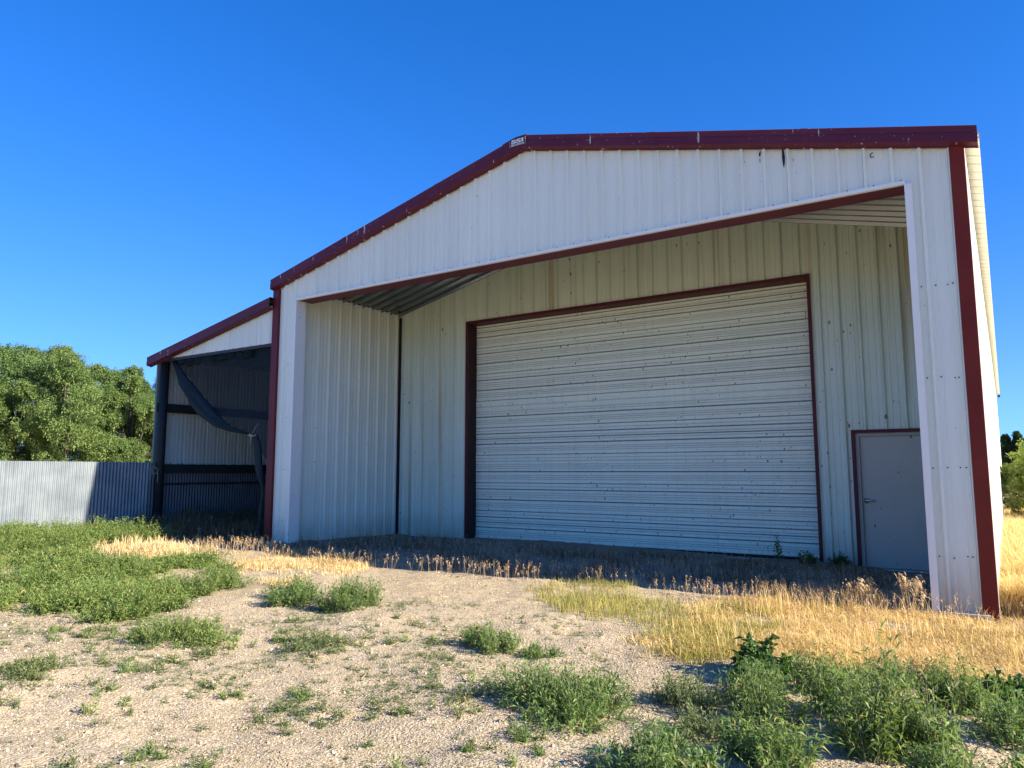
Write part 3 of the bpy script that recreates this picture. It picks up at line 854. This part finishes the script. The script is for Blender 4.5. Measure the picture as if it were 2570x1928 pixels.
def bush(name, label, cat, x, y, Rx, Ry, H, ns, group=None, mat='kochia', seed=0, stem=True, nm=6, **kw):
    r = np.random.default_rng(seed)
    V, F_, tint, P_ = mounds(r, Rx, Ry, H, ns, nm, **kw)
    root = empty(name, (x, y, float(gz2(x, y))), label, cat, group)
    V[:, 2] += gz2(V[:, 0] + x, V[:, 1] + y) - gz2(x, y)
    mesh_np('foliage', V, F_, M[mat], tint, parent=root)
    if stem:
        V2, F2 = stems_mesh(P_); V2[:, 2] += gz2(V2[:, 0] + x, V2[:, 1] + y) - gz2(x, y)
        mesh_np('stem', V2, F2, M['stem'], parent=root)
    return root


def blades(r, x, y, H, lean, W, z=None, droop=.25):
    """bent two-quad blades of grass"""
    n = len(x); z = gz2(x, y) if z is None else z
    az = r.uniform(0, 2 * math.pi, n); d = np.stack([np.cos(az), np.sin(az), np.zeros(n)], 1)
    sd = np.stack([-np.sin(az + r.normal(0, .6, n)), np.cos(az), np.zeros(n)], 1) * (W / 2)[:, None]
    b = np.stack([x, y, z - .005], 1)
    l1 = lean * .35; l2 = lean
    m_ = b + d * (H * l1)[:, None]; m_[:, 2] += H * .6
    t_ = b + d * (H * l2)[:, None]; t_[:, 2] += H * np.clip(1 - droop * lean, .2, 1)
    V = np.stack([b - sd, b + sd, m_ + sd * .8, m_ - sd * .8, t_ + sd * .15, t_ - sd * .15], 1).reshape(-1, 3)
    i = np.arange(n)[:, None] * 6
    F_ = np.concatenate([i + np.array([[0, 1, 2, 3]]), i + np.array([[3, 2, 4, 5]])], 1).reshape(-1, 4)
    return V, F_


def in_poly(poly, x, y):
    poly = np.array(poly); ins = np.zeros(len(x), bool); j = len(poly) - 1
    for i in range(len(poly)):
        xi, yi = poly[i]; xj, yj = poly[j]
        c = ((yi > y) != (yj > y)) & (x < (xj - xi) * (y - yi) / (yj - yi + 1e-12) + xi); ins ^= c; j = i
    return ins


def scatter(r, poly, n, edge=.35, clump=1.6, power=1.0, seed=11):
    """n points in a polygon, ragged edge, clumped"""
    p = np.array(poly); lo, hi = p.min(0) - edge, p.max(0) + edge; out = []; tot = 0
    while tot < n:
        x = r.uniform(lo[0], hi[0], n * 2); y = r.uniform(lo[1], hi[1], n * 2)
        wx = x + edge * 1.6 * vnoise(x * 2.3, y * 2.3, seed) + r.normal(0, edge * .25, len(x)); wy = y + edge * 1.6 * vnoise(x * 2.3 + 31, y * 2.3 + 17, seed + 1) + r.normal(0, edge * .25, len(x))
        k = in_poly(poly, wx, wy) & (r.uniform(0, 1, len(x)) < np.clip(.55 + clump * vnoise(x * 1.7, y * 1.7, seed + 2) + .5 * clump * vnoise(x * 6, y * 6, seed + 3), .03, 1) ** power)
        out.append(np.stack([x[k], y[k]], 1)); tot += k.sum()
    return np.concatenate(out)[:n]


POLY = dict(
gold=[(-3.22, 8.48), (-3.06, 9.34), (-2.48, 9.75), (-1.76, 9.85), (-0.93, 9.8), (-0.24, 9.78), (0.06, 10.37), (0.98, 10.68), (0.93, 6.87), (0.01, 6.78), (-0.32, 6.86), (-0.7, 6.91), (-1.15, 6.94), (-1.7, 6.92), (-2.08, 6.29), (-2.58, 6.13), (-2.99, 6.88), (-3.05, 7.63)],
greenish=[(-5.53, 8.93), (-4.84, 9.45), (-3.65, 8.85), (-3.11, 8.21), (-3.08, 7.33), (-3.61, 7.11), (-4.49, 7.46)],
olive=[(-2.95, 6.79), (-2.89, 7.89), (-2.73, 9.03), (-2.07, 8.1), (-1.88, 7.0), (-2.05, 6.22), (-2.56, 6.06)],
straw=[(-11.25, 8.13), (-10.78, 8.94), (-8.92, 8.93), (-8.05, 8.25), (-8.39, 7.83), (-8.03, 6.53), (-9.31, 6.9)],
strawb=[(-14.07, 7.25), (-14.18, 7.97), (-12.55, 8.47), (-11.15, 7.84), (-11.19, 7.23), (-11.46, 6.24)],
shade=[(-16.34, 9.5), (-16.04, 12.52), (-12.65, 11.5), (-12.65, 9.7), (-11.6, 9.6), (-11.36, 12.49), (-9.78, 12.6), (-4.71, 12.7), (-1.7, 12.65), (-0.97, 11.16), (-1.51, 10.6), (-3.55, 9.73), (-6.92, 9.06), (-10.43, 8.86), (-14.05, 8.55)],
weeds=[(-17.57, 5.88), (-16.5, 6.61), (-16.55, 7.18), (-14.83, 8.81), (-13.56, 8.21), (-14.26, 7.31), (-11.26, 5.8), (-11.21, 6.32), (-10.71, 7.24), (-9.51, 7.01), (-8.56, 6.32), (-8.45, 5.67), (-8.32, 5.4), (-7.84, 4.41), (-8.96, 4.38), (-9.48, 3.89), (-9.82, 3.36)])
EDGE = [(-11.9, 8.3), (-10.95, 8.55), (-8.61, 8.95), (-6.71, 9.05), (-5.16, 9.25), (-3.83, 9.35), (-3.27, 9.4), (-2.54, 9.55), (-1.93, 9.75), (-1.15, 9.8)]


def grass_field(name, label, mat, pts, hmin, hmax, wid, lean=(.15, .9), seed=0, tmean=.5, droop=.3):
    r = np.random.default_rng(seed); n = len(pts)
    H = r.uniform(hmin, hmax, n) * (1 + .7 * vnoise(pts[:, 0] * 2.2, pts[:, 1] * 2.2, seed + 5)); ln = r.uniform(*lean, n)
    V, F_ = blades(r, pts[:, 0], pts[:, 1], H, ln, np.full(n, wid) * r.uniform(.6, 1.3, n), droop=droop)
    tint = np.repeat(np.clip(tmean + .45 * vnoise(pts[:, 0] * 2.5, pts[:, 1] * 2.5, seed + 9) + r.normal(0, .2, n), 0, 1), 2)
    o = mesh_np(name, V, F_, M[mat], tint)
    return tag(o, label, 'grass', kind='stuff')


r = np.random.default_rng(21)
gold = scatter(r, POLY['gold'], 44000, .35, 1.5, seed=3)
grass_field('dry_grass', 'golden dry grass matted over the ground before the right corner column', 'straw', gold, .035, .11, .0055, (.5, 2.2), 1, .6, .36)
gold2 = scatter(r, POLY['gold'], 1500, .3, 1.4, seed=4)
grass_field('dry_grass', 'taller golden stalks standing above the matted dry grass', 'straw', gold2, .13, .27, .005, (.05, .5), 2, .7)
ol = scatter(r, POLY['olive'], 5500, .3, 1.3, seed=5)
grass_field('grass', 'yellowing green grass at the left border of the golden patch', 'straw_green', ol, .05, .13, .006, (.15, .9), 3, .55)
gr = scatter(r, POLY['greenish'], 3800, .35, 1.6, seed=6)
grass_field('grass', 'thin green and straw grass on the gravel below the rolling door', 'straw_green', gr, .05, .15, .006, (.1, .8), 4, .5)
st = scatter(r, POLY['straw'], 6000, .4, 2.4, seed=7)
grass_field('dry_grass', 'pale straw grass in front of the left corner column', 'straw_pale', st, .05, .14, .008, (.3, 1.4), 5, .6)
st2 = scatter(r, POLY['strawb'], 2800, .45, 2.4, seed=8)
grass_field('dry_grass', 'pale straw grass before the lean-to opening among the weeds', 'straw_pale', st2, .08, .22, .010, (.1, .8), 6, .6)
sh = scatter(r, POLY['shade'], 8000, .25, 1.6, seed=9)
grass_field('dead_grass', 'brown dead grass on the shaded gravel of the porch', 'brown_grass', sh[(sh[:, 1] > 0)], .05, .18, .009, (.2, 1.2), 7, .5)
lt = scatter(r, [(-16.4, 9.2), (-16.4, 13), (-12.75, 13), (-12.75, 9.5), (-14.2, 8.7)], 9000, .1, 1.0, seed=10)
grass_field('dead_grass', 'tall brown dead grass on the floor of the lean-to', 'brown_grass', lt, .12, .42, .010, (.1, .7), 8, .45)
# the open field along the right side of the building
n = 42000; yy = 10.3 + 45 * r.uniform(0, 1, n) ** 1.9; xx = r.uniform(-.14, 1.0, n) * (1 + .09 * (yy - 10)) + .02
k = xx > -.13; fld = np.stack([xx[k], yy[k]], 1)
grass_field('dry_grass', 'golden dry field grass beyond the right side of the building', 'straw_pale', fld, .15, .5, .012, (.1, .9), 9, .5)
n = 24000; xx = r.uniform(1, 30, n); yy = r.uniform(9, 70, n)
grass_field('dry_grass', 'dry field grass stretching away to the right of the building', 'straw_pale', np.stack([xx, yy], 1), .2, .55, .03, (.1, .9), 10, .5)


# brome with nodding seed heads along the shadow edge
def brome(pts, hmin, hmax, seed, name, label, spik=9, size=.026):
    r = np.random.default_rng(seed); n = len(pts); z = gz2(pts[:, 0], pts[:, 1])
    H = r.uniform(hmin, hmax, n); az = r.uniform(0, 6.283, n); ln = r.uniform(.05, .35, n)
    dx, dy = np.cos(az), np.sin(az)
    B0 = np.stack([pts[:, 0], pts[:, 1], z - .005], 1); T0 = B0 + np.stack([dx * H * ln, dy * H * ln, H], 1)
    s = np.stack([-dy, dx, dx * 0], 1) * .0016
    V1 = np.stack([B0 - s, B0 + s, T0 + s * .6, T0 - s * .6], 1).reshape(-1, 3)
    # spikelets hang from the upper quarter
    f = np.tile(np.linspace(.74, 1.03, spik), n); b = np.repeat(B0, spik, 0) + np.repeat(T0 - B0, spik, 0) * f[:, None]
    m_ = len(b); b += r.normal(0, .006, (m_, 3))
    hx_ = np.repeat(np.stack([dx, dy, dx * 0], 1), spik, 0)
    d = nrm(hx_ * r.uniform(.1, .9, m_)[:, None] + r.normal(0, .5, (m_, 3)) + np.array([0, 0, -.25]))
    Ln = size * r.uniform(.7, 1.4, m_)
    V2, F2 = leaves_to_mesh(b, d, Ln, Ln * .28, .35, r)
    V = np.concatenate([V1, V2]); F_ = np.concatenate([np.arange(n * 4).reshape(-1, 4), F2 + len(V1)])
    tint = np.concatenate([r.uniform(.4, .8, n), np.clip(np.repeat(r.uniform(.2, .8, n), spik) + r.normal(0, .15, m_), 0, 1)])
    return tag(mesh_np(name, V, F_, M['brome'], tint), label, 'grass', kind='stuff')


e = np.array(EDGE); seg = r.integers(0, len(e) - 1, 1050); t = r.uniform(0, 1, 1050)[:, None]
pts = e[seg] * (1 - t) + e[seg + 1] * t + r.normal(0, .2, (1050, 2)); pts = pts[vnoise(pts[:, 0] * 2.4, pts[:, 1] * 2.4, 77) > -.17]
brome(pts, .12, .27, 31, 'seed_grass', 'nodding dry seed grass standing along the edge of the building shadow')
p2 = scatter(r, POLY['gold'], 330, .2, 1.6, seed=12); brome(p2[p2[:, 1] > 7.6], .15, .33, 32, 'seed_grass', 'dry seed heads rising out of the golden grass patch')
p3 = scatter(r, POLY['shade'], 450, .2, 1.6, seed=13); brome(p3, .12, .3, 33, 'seed_grass', 'dull seed grass standing in the shade of the porch')

# the green weed mass at left, too dense to count
wp = scatter(np.random.default_rng(41), POLY['weeds'], 235, .35, 2.0, seed=14)
Vs, Fs, Ts, nb = [], [], [], 0
for i, (x, y) in enumerate(wp):
    r_ = np.random.default_rng(500 + i); q = r_.uniform(.22, .5); hm = 1 + 1.1 * float(vnoise(np.array(x * 1.1), np.array(y * 1.1), 88))
    V, F_, tt, _ = bush_mesh(r_, q, q, r_.uniform(.14, .36) * hm, int(56 * q / .4), nl=16, leaf=.092, width=.18, start=.15, upr=.1)
    V = V + np.array([x, y, 0]); V[:, 2] += gz2(V[:, 0], V[:, 1]); Vs.append(V); Fs.append(F_ + nb); nb += len(V); Ts.append(np.where(tt > .99, 1.0, np.clip(tt + r_.normal(0, .08), 0, .95)))
tag(mesh_np('weed_patch', np.concatenate(Vs), np.concatenate(Fs), M['kochia'], np.concatenate(Ts)), 'broad mass of low green weeds below the corrugated fence', 'weeds', kind='stuff')

# separate bushes: x, y, Rx, Ry, H, shoots, label, material
BUSH = [
 (-2.63, 4.54, .50, .34, .33, 210, 'bushy green weed alone on the bare gravel at bottom centre', 'kochia', .050),
 (-4.00, 5.56, .27, .25, .26, 90, 'small upright green weed in the middle of the bare gravel', 'kochia', .045),
 (-3.50, 5.66, .20, .15, .12, 36, 'flat little weed trailing right of the small upright weed', 'kochia', .042),
 (-7.16, 6.05, .33, .30, .36, 150, 'round green bush, left one of the touching pair below the porch', 'kochia', .050),
 (-6.36, 6.20, .37, .32, .40, 180, 'round green bush, right one of the touching pair below the porch', 'kochia', .050),
 (-6.55, 4.16, .52, .30, .24, 190, 'low spreading green bush between the weed mass and the gravel', 'kochia', .045),
 (-8.78, 6.02, .50, .38, .34, 200, 'dense green bush forming the right end of the left weed mass', 'kochia', .052),
 (-6.40, 2.84, .30, .20, .12, 70, 'flat grey-green weed at the left edge of the foreground gravel', 'kochia_grey', .040),
 (-5.30, 4.72, .46, .26, .12, 70, 'loose grey-green mat of weed left of the centre gravel', 'kochia_grey', .042),
 (-1.94, 5.07, .29, .24, .24, 100, 'grey-green weed at the left end of the right foreground thicket', 'kochia_grey', .046),
 (-1.69, 5.99, .20, .18, .30, 46, 'dark broad-leaved weed standing against the golden grass', 'broadleaf', .085),
 (-1.40, 4.92, .30, .28, .33, 130, 'pale green leafy bush in the left half of the right thicket', 'kochia', .050),
 (-1.18, 5.78, .30, .24, .34, 130, 'bright green bush behind the pale one, touching the dry grass', 'kochia', .050),
 (-1.15, 4.28, .34, .26, .26, 140, 'tangled green bush low at the front beside the tall stalky bush', 'kochia', .055),
 (-.66, 4.78, .36, .30, .52, 210, 'tall stalky bush, the highest of the right foreground thicket', 'kochia', .062),
 (-.35, 5.85, .29, .24, .30, 130, 'rounded green bush right of the tall stalky bush', 'kochia', .050),
 (-.02, 6.20, .24, .20, .24, 90, 'dark green bush at the right edge under the dry grass', 'broadleaf', .060),
 (-1.64, 3.90, .36, .24, .24, 150, 'fine-leaved green bush at the bottom, left of the tall bush', 'kochia', .055),
 (.02, 4.72, .22, .2, .18, 60, 'small green weed in the bottom right corner of the yard', 'kochia', .05),
 (-.60, 6.55, .20, .17, .19, 55, 'small dusty bush among the dry grass behind the tall bush', 'kochia_grey', .045),
 (-.30, 4.35, .30, .24, .26, 110, 'leafy green bush at the bottom edge right of the tall bush', 'kochia', .055),
 (-1.52, 5.42, .30, .26, .26, 120, 'airy green weed between the broad-leaved weed and the pale bush', 'kochia', .050),
 (-.95, 5.25, .32, .26, .30, 150, 'green bush just left of the tall stalky bush, over pale soil', 'kochia', .050),
 (-.05, 5.45, .28, .24, .26, 110, 'green bush near the right edge in front of the dark one', 'kochia', .050),
 (-1.62, 4.55, .26, .2, .15, 70, 'thin low weed over the pale soil of the right foreground', 'kochia_grey', .045),
 (-.85, 6.25, .24, .2, .22, 80, 'olive bush half sunk in the front of the golden grass', 'kochia_grey', .048),
]
for i, (x, y, rx, ry, h, ns, lab, mat, lf) in enumerate(BUSH):
    rt = x > -2.2 and mat != 'broadleaf'
    bush('weed_bush', lab, 'bush', x, y, rx * (1.12 if rt else 1.3), ry * (1.15 if rt else 1.35), h * (1.35 if rt else 1.12), int(ns * (.85 if rt else 1.4)), 'bushy weeds growing in the yard', mat, 100 + i, leaf=lf * 1.5, nm=4 if rx < .22 else 7, upr=.35 if rt else .1, spread=1.15 if rt else .9,
         width=.42 if mat == 'broadleaf' else .17, nl=14 if mat == 'broadleaf' else 17)

# countable small seedlings scattered over the gravel: five plants copied about
protos = []
for i in range(6):
    r_ = np.random.default_rng(700 + i); q = r_.uniform(.05, .085)
    V, F_, tt, _ = bush_mesh(r_, q, q, r_.uniform(.05, .085), r_.integers(7, 14), nl=9, leaf=.036, width=.24, start=.1, upr=.35)
    V[:, 2] -= .002
    me_o = mesh_np('weed_seedling', V, F_, M['kochia_grey'] if i % 3 else M['kochia'], tt)
    protos.append(me_o)
r = np.random.default_rng(51)
SEED_POLY = [(-8.4, 3.9), (-6.3, 5.6), (-5.2, 6.2), (-4.2, 5.2), (-3.2, 4.9), (-2.4, 3.9), (-2.2, 3.3), (-2.6, 2.9), (-4.5, 1.9), (-7.2, 2.6)]
sp = scatter(r, SEED_POLY, 215, .2, 2.4, 1.6, seed=15)
SLAB = 'small grey-green weed seedling on the bare foreground gravel'
for i, (x, y) in enumerate(sp):
    o = protos[i] if i < 6 else protos[i % 6].copy()
    if i >= 6: COL.objects.link(o)
    o.location = (x, y, float(gz2(x, y))); o.rotation_euler = (r.normal(0, .08), r.normal(0, .08), r.uniform(0, 6.28)); s_ = r.uniform(.6, 1.5); o.scale = (s_, s_, s_ * r.uniform(.7, 1.1))
    tag(o, SLAB, 'weed', 'weed seedlings scattered on the foreground gravel')
# sprouts too small and many to count
sp2 = scatter(r, [(-9.8, 3.3), (-7.5, 5.5), (-5.8, 7.2), (-3.6, 6.8), (-2.2, 5.2), (-1.9, 3.6), (-4.0, 1.5), (-8.0, 2.0)], 2000, .3, 2.0, 1.3, seed=17)
Vs, Fs, Ts, nb = [], [], [], 0
for i, (x, y) in enumerate(sp2):
    r_ = np.random.default_rng(2000 + i); V, F_, tt, _ = bush_mesh(r_, .03, .03, .03, r_.integers(3, 7), nl=3, leaf=.024, width=.26, start=.2)
    V = V * r_.uniform(.6, 1.4) + np.array([x, y, 0]); V[:, 2] += gz2(V[:, 0], V[:, 1]); Vs.append(V); Fs.append(F_ + nb); nb += len(V); Ts.append(tt)
tag(mesh_np('tiny_sprouts', np.concatenate(Vs), np.concatenate(Fs), M['kochia_grey'], np.concatenate(Ts)), 'tiny green sprouts peppered over the foreground gravel', 'weeds', kind='stuff')

# weeds in the shade by the doors
bush('weed_sapling', 'thin leafy sapling growing against the bottom of the rolling door', 'weed', -3.28, 13.05, .10, .06, .50, 7, None, 'broadleaf', 300, nm=1, leaf=.07, width=.5, nl=14, upr=.6)
bush('weed_bush', 'dusky weed at the foot of the rolling door frame, beside the sapling', 'weed', -2.82, 12.98, .24, .12, .26, 22, None, 'broadleaf', 301, leaf=.065, width=.45, nl=12)
bush('weed_bush', 'dusky weed at the wall between rolling door and walk door', 'weed', -2.3, 12.98, .20, .12, .24, 20, None, 'broadleaf', 302, leaf=.065, width=.45, nl=12)
for (x, y, h, lab, sd) in ((-1.00, 9.70, .50, 'tall dry stalk with a nodding plume beside the right column', 1), (-1.50, 9.66, .44, 'dry stalk with bright seed heads in front of the walk door', 2)):
    r_ = np.random.default_rng(sd); root = empty('dry_stalk', (x, y, float(gz2(x, y))), lab, 'dry weed')
    P_, T_ = shoot_curves(r_, 9, .2, .16, h, 14, .5)
    V2, F2 = stems_mesh(P_, .0035, 1); mesh_np('stem', V2, F2, M['straw_pale'], np.full(len(F2), .5), parent=root)
    b = np.repeat(P_[:, -4:].reshape(-1, 3), 12, 0) + r_.normal(0, .022, (9 * 4 * 12, 3)); d = nrm(r_.normal(0, .7, b.shape) + np.array([.5, -.2, -.4])); Ln = r_.uniform(.03, .06, len(b))
    V, F_ = leaves_to_mesh(b, d, Ln, Ln * .25, .4, r_); mesh_np('seed_head', V, F_, M['brome'], r_.uniform(.3, 1, len(F_)), parent=root)
# dead tumbleweed at the right edge
r_ = np.random.default_rng(8); root = empty('tumbleweed', (.16, 10.9, -1.64), 'dark dead tumbleweed clump at the right edge of the yard', 'dead weed')
V, F_, tt, P_ = bush_mesh(r_, .25, .25, .28, 120, nl=12, leaf=.05, width=.1); mesh_np('twigs', V, F_, M['brown_grass'], tt * .3, parent=root)
V2, F2 = stems_mesh(P_, .004, 3); mesh_np('stem', V2, F2, M['bark'], parent=root)

# ------------------------------------------------------------------ pebbles
r = np.random.default_rng(61)
def stones(n, poly, smin, smax, power, seed):
    p = scatter(r, poly, n, .4, 1.2, seed=seed); s = smin * (smax / smin) ** (r.uniform(0, 1, n) ** power)
    cube = np.array([(-1, -1, -1), (1, -1, -1), (1, 1, -1), (-1, 1, -1), (-1, -1, 1), (1, -1, 1), (1, 1, 1), (-1, 1, 1)], float) * .55
    V = cube[None] * (1 + r.normal(0, .22, (n, 8, 3))); V[:, 4:, :2] *= r.uniform(.45, .85, (n, 1, 1))
    V *= np.stack([r.uniform(.8, 1.4, n), r.uniform(.7, 1.1, n), r.uniform(.45, .8, n)], 1)[:, None] * s[:, None, None] * .5
    a = r.uniform(0, 6.28, n); c, s_ = np.cos(a)[:, None], np.sin(a)[:, None]
    X = V[..., 0] * c - V[..., 1] * s_; Y = V[..., 0] * s_ + V[..., 1] * c
    z = gz2(p[:, 0], p[:, 1])
    V = np.stack([X + p[:, :1], Y + p[:, 1:], V[..., 2] + (z + s * .16)[:, None]], -1).reshape(-1, 3)
    f = np.array([(0, 3, 2, 1), (4, 5, 6, 7), (0, 1, 5, 4), (1, 2, 6, 5), (2, 3, 7, 6), (3, 0, 4, 7)])
    F_ = (np.arange(n)[:, None, None] * 8 + f[None]).reshape(-1, 4)
    return V, F_, np.repeat(np.clip(r.normal(.55, .26, n), 0, 1), 6)
YARD = [(-10.5, 3.2), (-8.3, 5.5), (-8.0, 6.6), (-8.3, 8.2), (-7, 9.0), (-3.5, 9.4), (-1.5, 9.8), (-.3, 9.6), (.5, 6.5), (.6, 4.6), (-2, 2.9), (-4.5, 1.6), (-8, 1.6)]
PORCH = [(-11.6, 9.8), (-11.9, 12.9), (-1.0, 12.9), (-1.0, 10), (-3.5, 9.4), (-7, 9.0)]
A = [stones(140000, YARD, .005, .017, 1.8, 21), stones(4500, YARD, .014, .045, 3.5, 22), stones(9000, PORCH, .012, .05, 2.5, 23)]
Vs, Fs, Ts, nb = [], [], [], 0
for V, F_, tt in A: Vs.append(V); Fs.append(F_ + nb); nb += len(V); Ts.append(tt)
tag(mesh_np('pebbles', np.concatenate(Vs), np.concatenate(Fs), M['pebble'], np.concatenate(Ts), smooth=False), 'loose pebbles and gravel lying on the bare yard', 'pebbles', kind='stuff')

# bits of dry straw lying on the gravel
lit = scatter(np.random.default_rng(71), YARD, 2600, .3, 1.6, seed=31); r = np.random.default_rng(72)
b = np.stack([lit[:, 0], lit[:, 1], gz2(lit[:, 0], lit[:, 1]) + .006], 1); n = len(b); a = r.uniform(0, 6.28, n)
V, F_ = leaves_to_mesh(b, np.stack([np.cos(a), np.sin(a), r.uniform(0, .12, n)], 1), r.uniform(.03, .13, n), np.full(n, .0045), .0, r)
tag(mesh_np('straw_litter', V, F_, M['straw_pale'], r.uniform(.2, 1, n)), 'bits of dry straw lying loose on the gravel', 'straw', kind='stuff')

# ------------------------------------------------------------------ trees
def tree_mesh(r, H, Wd, nl, lobes, leaf, trunk_h, shape=1.0, sub=26, weep=.15):
    """returns leaf mesh arrays and limb tubes"""
    mbx = MB(); C_ = []; 
    top = np.array([r.normal(0, .1 * Wd), r.normal(0, .1 * Wd), H * .8])
    mbx.tube([(0, 0, -.3), (r.normal(0, .05), r.normal(0, .05), trunk_h), tuple(top * np.array([.5, .5, .65])), tuple(top)], [H * .028, H * .022, H * .012, H * .004], 8)
    for i in range(lobes):
        f = (i + .5) / lobes; h = trunk_h * .8 + (H * .92 - trunk_h * .8) * f ** .85
        prof_ = math.sin(math.pi * min(1, .18 + .80 * f)) ** .7
        a = i * 2.4 + r.normal(0, .4); rad = Wd * .5 * prof_ * r.uniform(.35, .95) * shape
        c = np.array([rad * math.cos(a), rad * math.sin(a), h + r.normal(0, .03 * H)]); lr = Wd * r.uniform(.10, .185) * (.75 + .4 * prof_)
        C_.append((c, lr)); st_ = np.array([0, 0, max(trunk_h * .6, h * .45)])
        mbx.tube([tuple(st_), tuple(st_ * .4 + c * .6 + np.array([0, 0, -.05 * H])), tuple(c)], [H * .010, H * .006, H * .002], 5)
    Ls = []; per = nl // (lobes * sub)
    for c, lr in C_:
        lt_ = r.normal(0, .12); d = nrm(r.normal(size=(sub, 3)) + np.array([0, 0, .35])); sc = c + d * lr * r.uniform(.55, 1.05, (sub, 1)) * np.array([1, 1, .85]); sr = lr * r.uniform(.16, .34, sub)
        for q in range(sub):
            dd = nrm(r.normal(size=(per, 3))); pos = sc[q] + dd * sr[q] * r.uniform(.3, 1.1, (per, 1)); Ls.append(np.concatenate([pos, dd, np.full((per, 1), lt_ + r.normal(0, .12))], 1))
    Ls = np.concatenate(Ls); n = len(Ls)
    d = nrm(Ls[:, 3:6] + r.normal(0, .8, (n, 3)) + np.array([0, 0, -weep])); Ln = leaf * r.uniform(.7, 1.4, n)
    V, F_ = leaves_to_mesh(Ls[:, :3], d, Ln, Ln * .5, .2, r)
    tint = np.clip(.5 + Ls[:, 6] + r.normal(0, .18, n), 0, 1)
    return V, F_, tint, mbx


def make_tree(name, label, x, y, H, Wd, nl, lobes, leaf, trunk_h, mat, seed, group=None, **kw):
    r = np.random.default_rng(seed); V, F_, tt, mbx = tree_mesh(r, H, Wd, nl, lobes, leaf, trunk_h, **kw)
    root = empty(name, (x, y, float(gz(x, y))), label, 'tree', group)
    mbx.v = [(p[0] + x, p[1] + y, p[2] + root.location.z) for p in mbx.v]
    mbx.build('trunk', M['bark'], root, smooth=True)
    mesh_np('crown', V, F_, M[mat], tt, parent=root)
    return root


def polar(az, D): return D * math.sin(R(az)), D * math.cos(R(az))
G1 = 'trees in a row behind the corrugated fence'
TREES = [(-71.5, 43, 7.6, 6.4, 'leafy tree leftmost of the row behind the corrugated fence'), (-67.6, 45, 7.8, 6.2, 'tallest round-topped tree of the row behind the fence'),
         (-64.9, 42, 7.5, 5.2, 'full green tree right of the tallest one behind the fence'), (-62.8, 46, 7.3, 4.6, 'green tree second from the lean-to behind the fence'),
         (-60.9, 43, 6.7, 4.2, 'green tree with bare lower trunks just left of the lean-to post'), (-58.4, 45, 6.9, 5.0, 'green tree mostly hidden behind the lean-to'),
         (-69.6, 52, 9.0, 6.0, 'tall tree standing in the gap behind the left fence trees'), (-66.0, 53, 9.0, 6.0, 'tree standing behind the gap between the middle fence trees'), (-61.8, 54, 7.5, 5.5, 'tree standing behind the shorter trees near the lean-to')]
for i, (az, D, H, W_, lab) in enumerate(TREES):
    x, y = polar(az, D)
    make_tree('leafy_tree', lab, x, y, H, W_, 80000, 24, .088, 1.5, 'tree_leaf', 900 + i, G1, sub=44)
x, y = 1.35, 28.5
make_tree('willow_shrub', 'light green willow shrub at the right edge beside the building wall', x, y, 2.75, 3.3, 60000, 44, .075, .12, 'willow_leaf', 950, None, sub=22, weep=-.1)
for i, (az, H, lab) in enumerate(((.10, 6.2, 'dark poplar top left of the other two behind the willow shrub'), (.72, 6.3, 'dark poplar in the middle behind the willow shrub'), (1.25, 5.2, 'shorter dark poplar at the right behind the willow shrub'))):
    x, y = polar(az, 100)
    make_tree('poplar_tree', lab, x, y, H, 3.2, 26000, 34, .16, .5, 'poplar_leaf', 960 + i, 'dark poplars behind the willow shrub', sub=24, shape=.20)
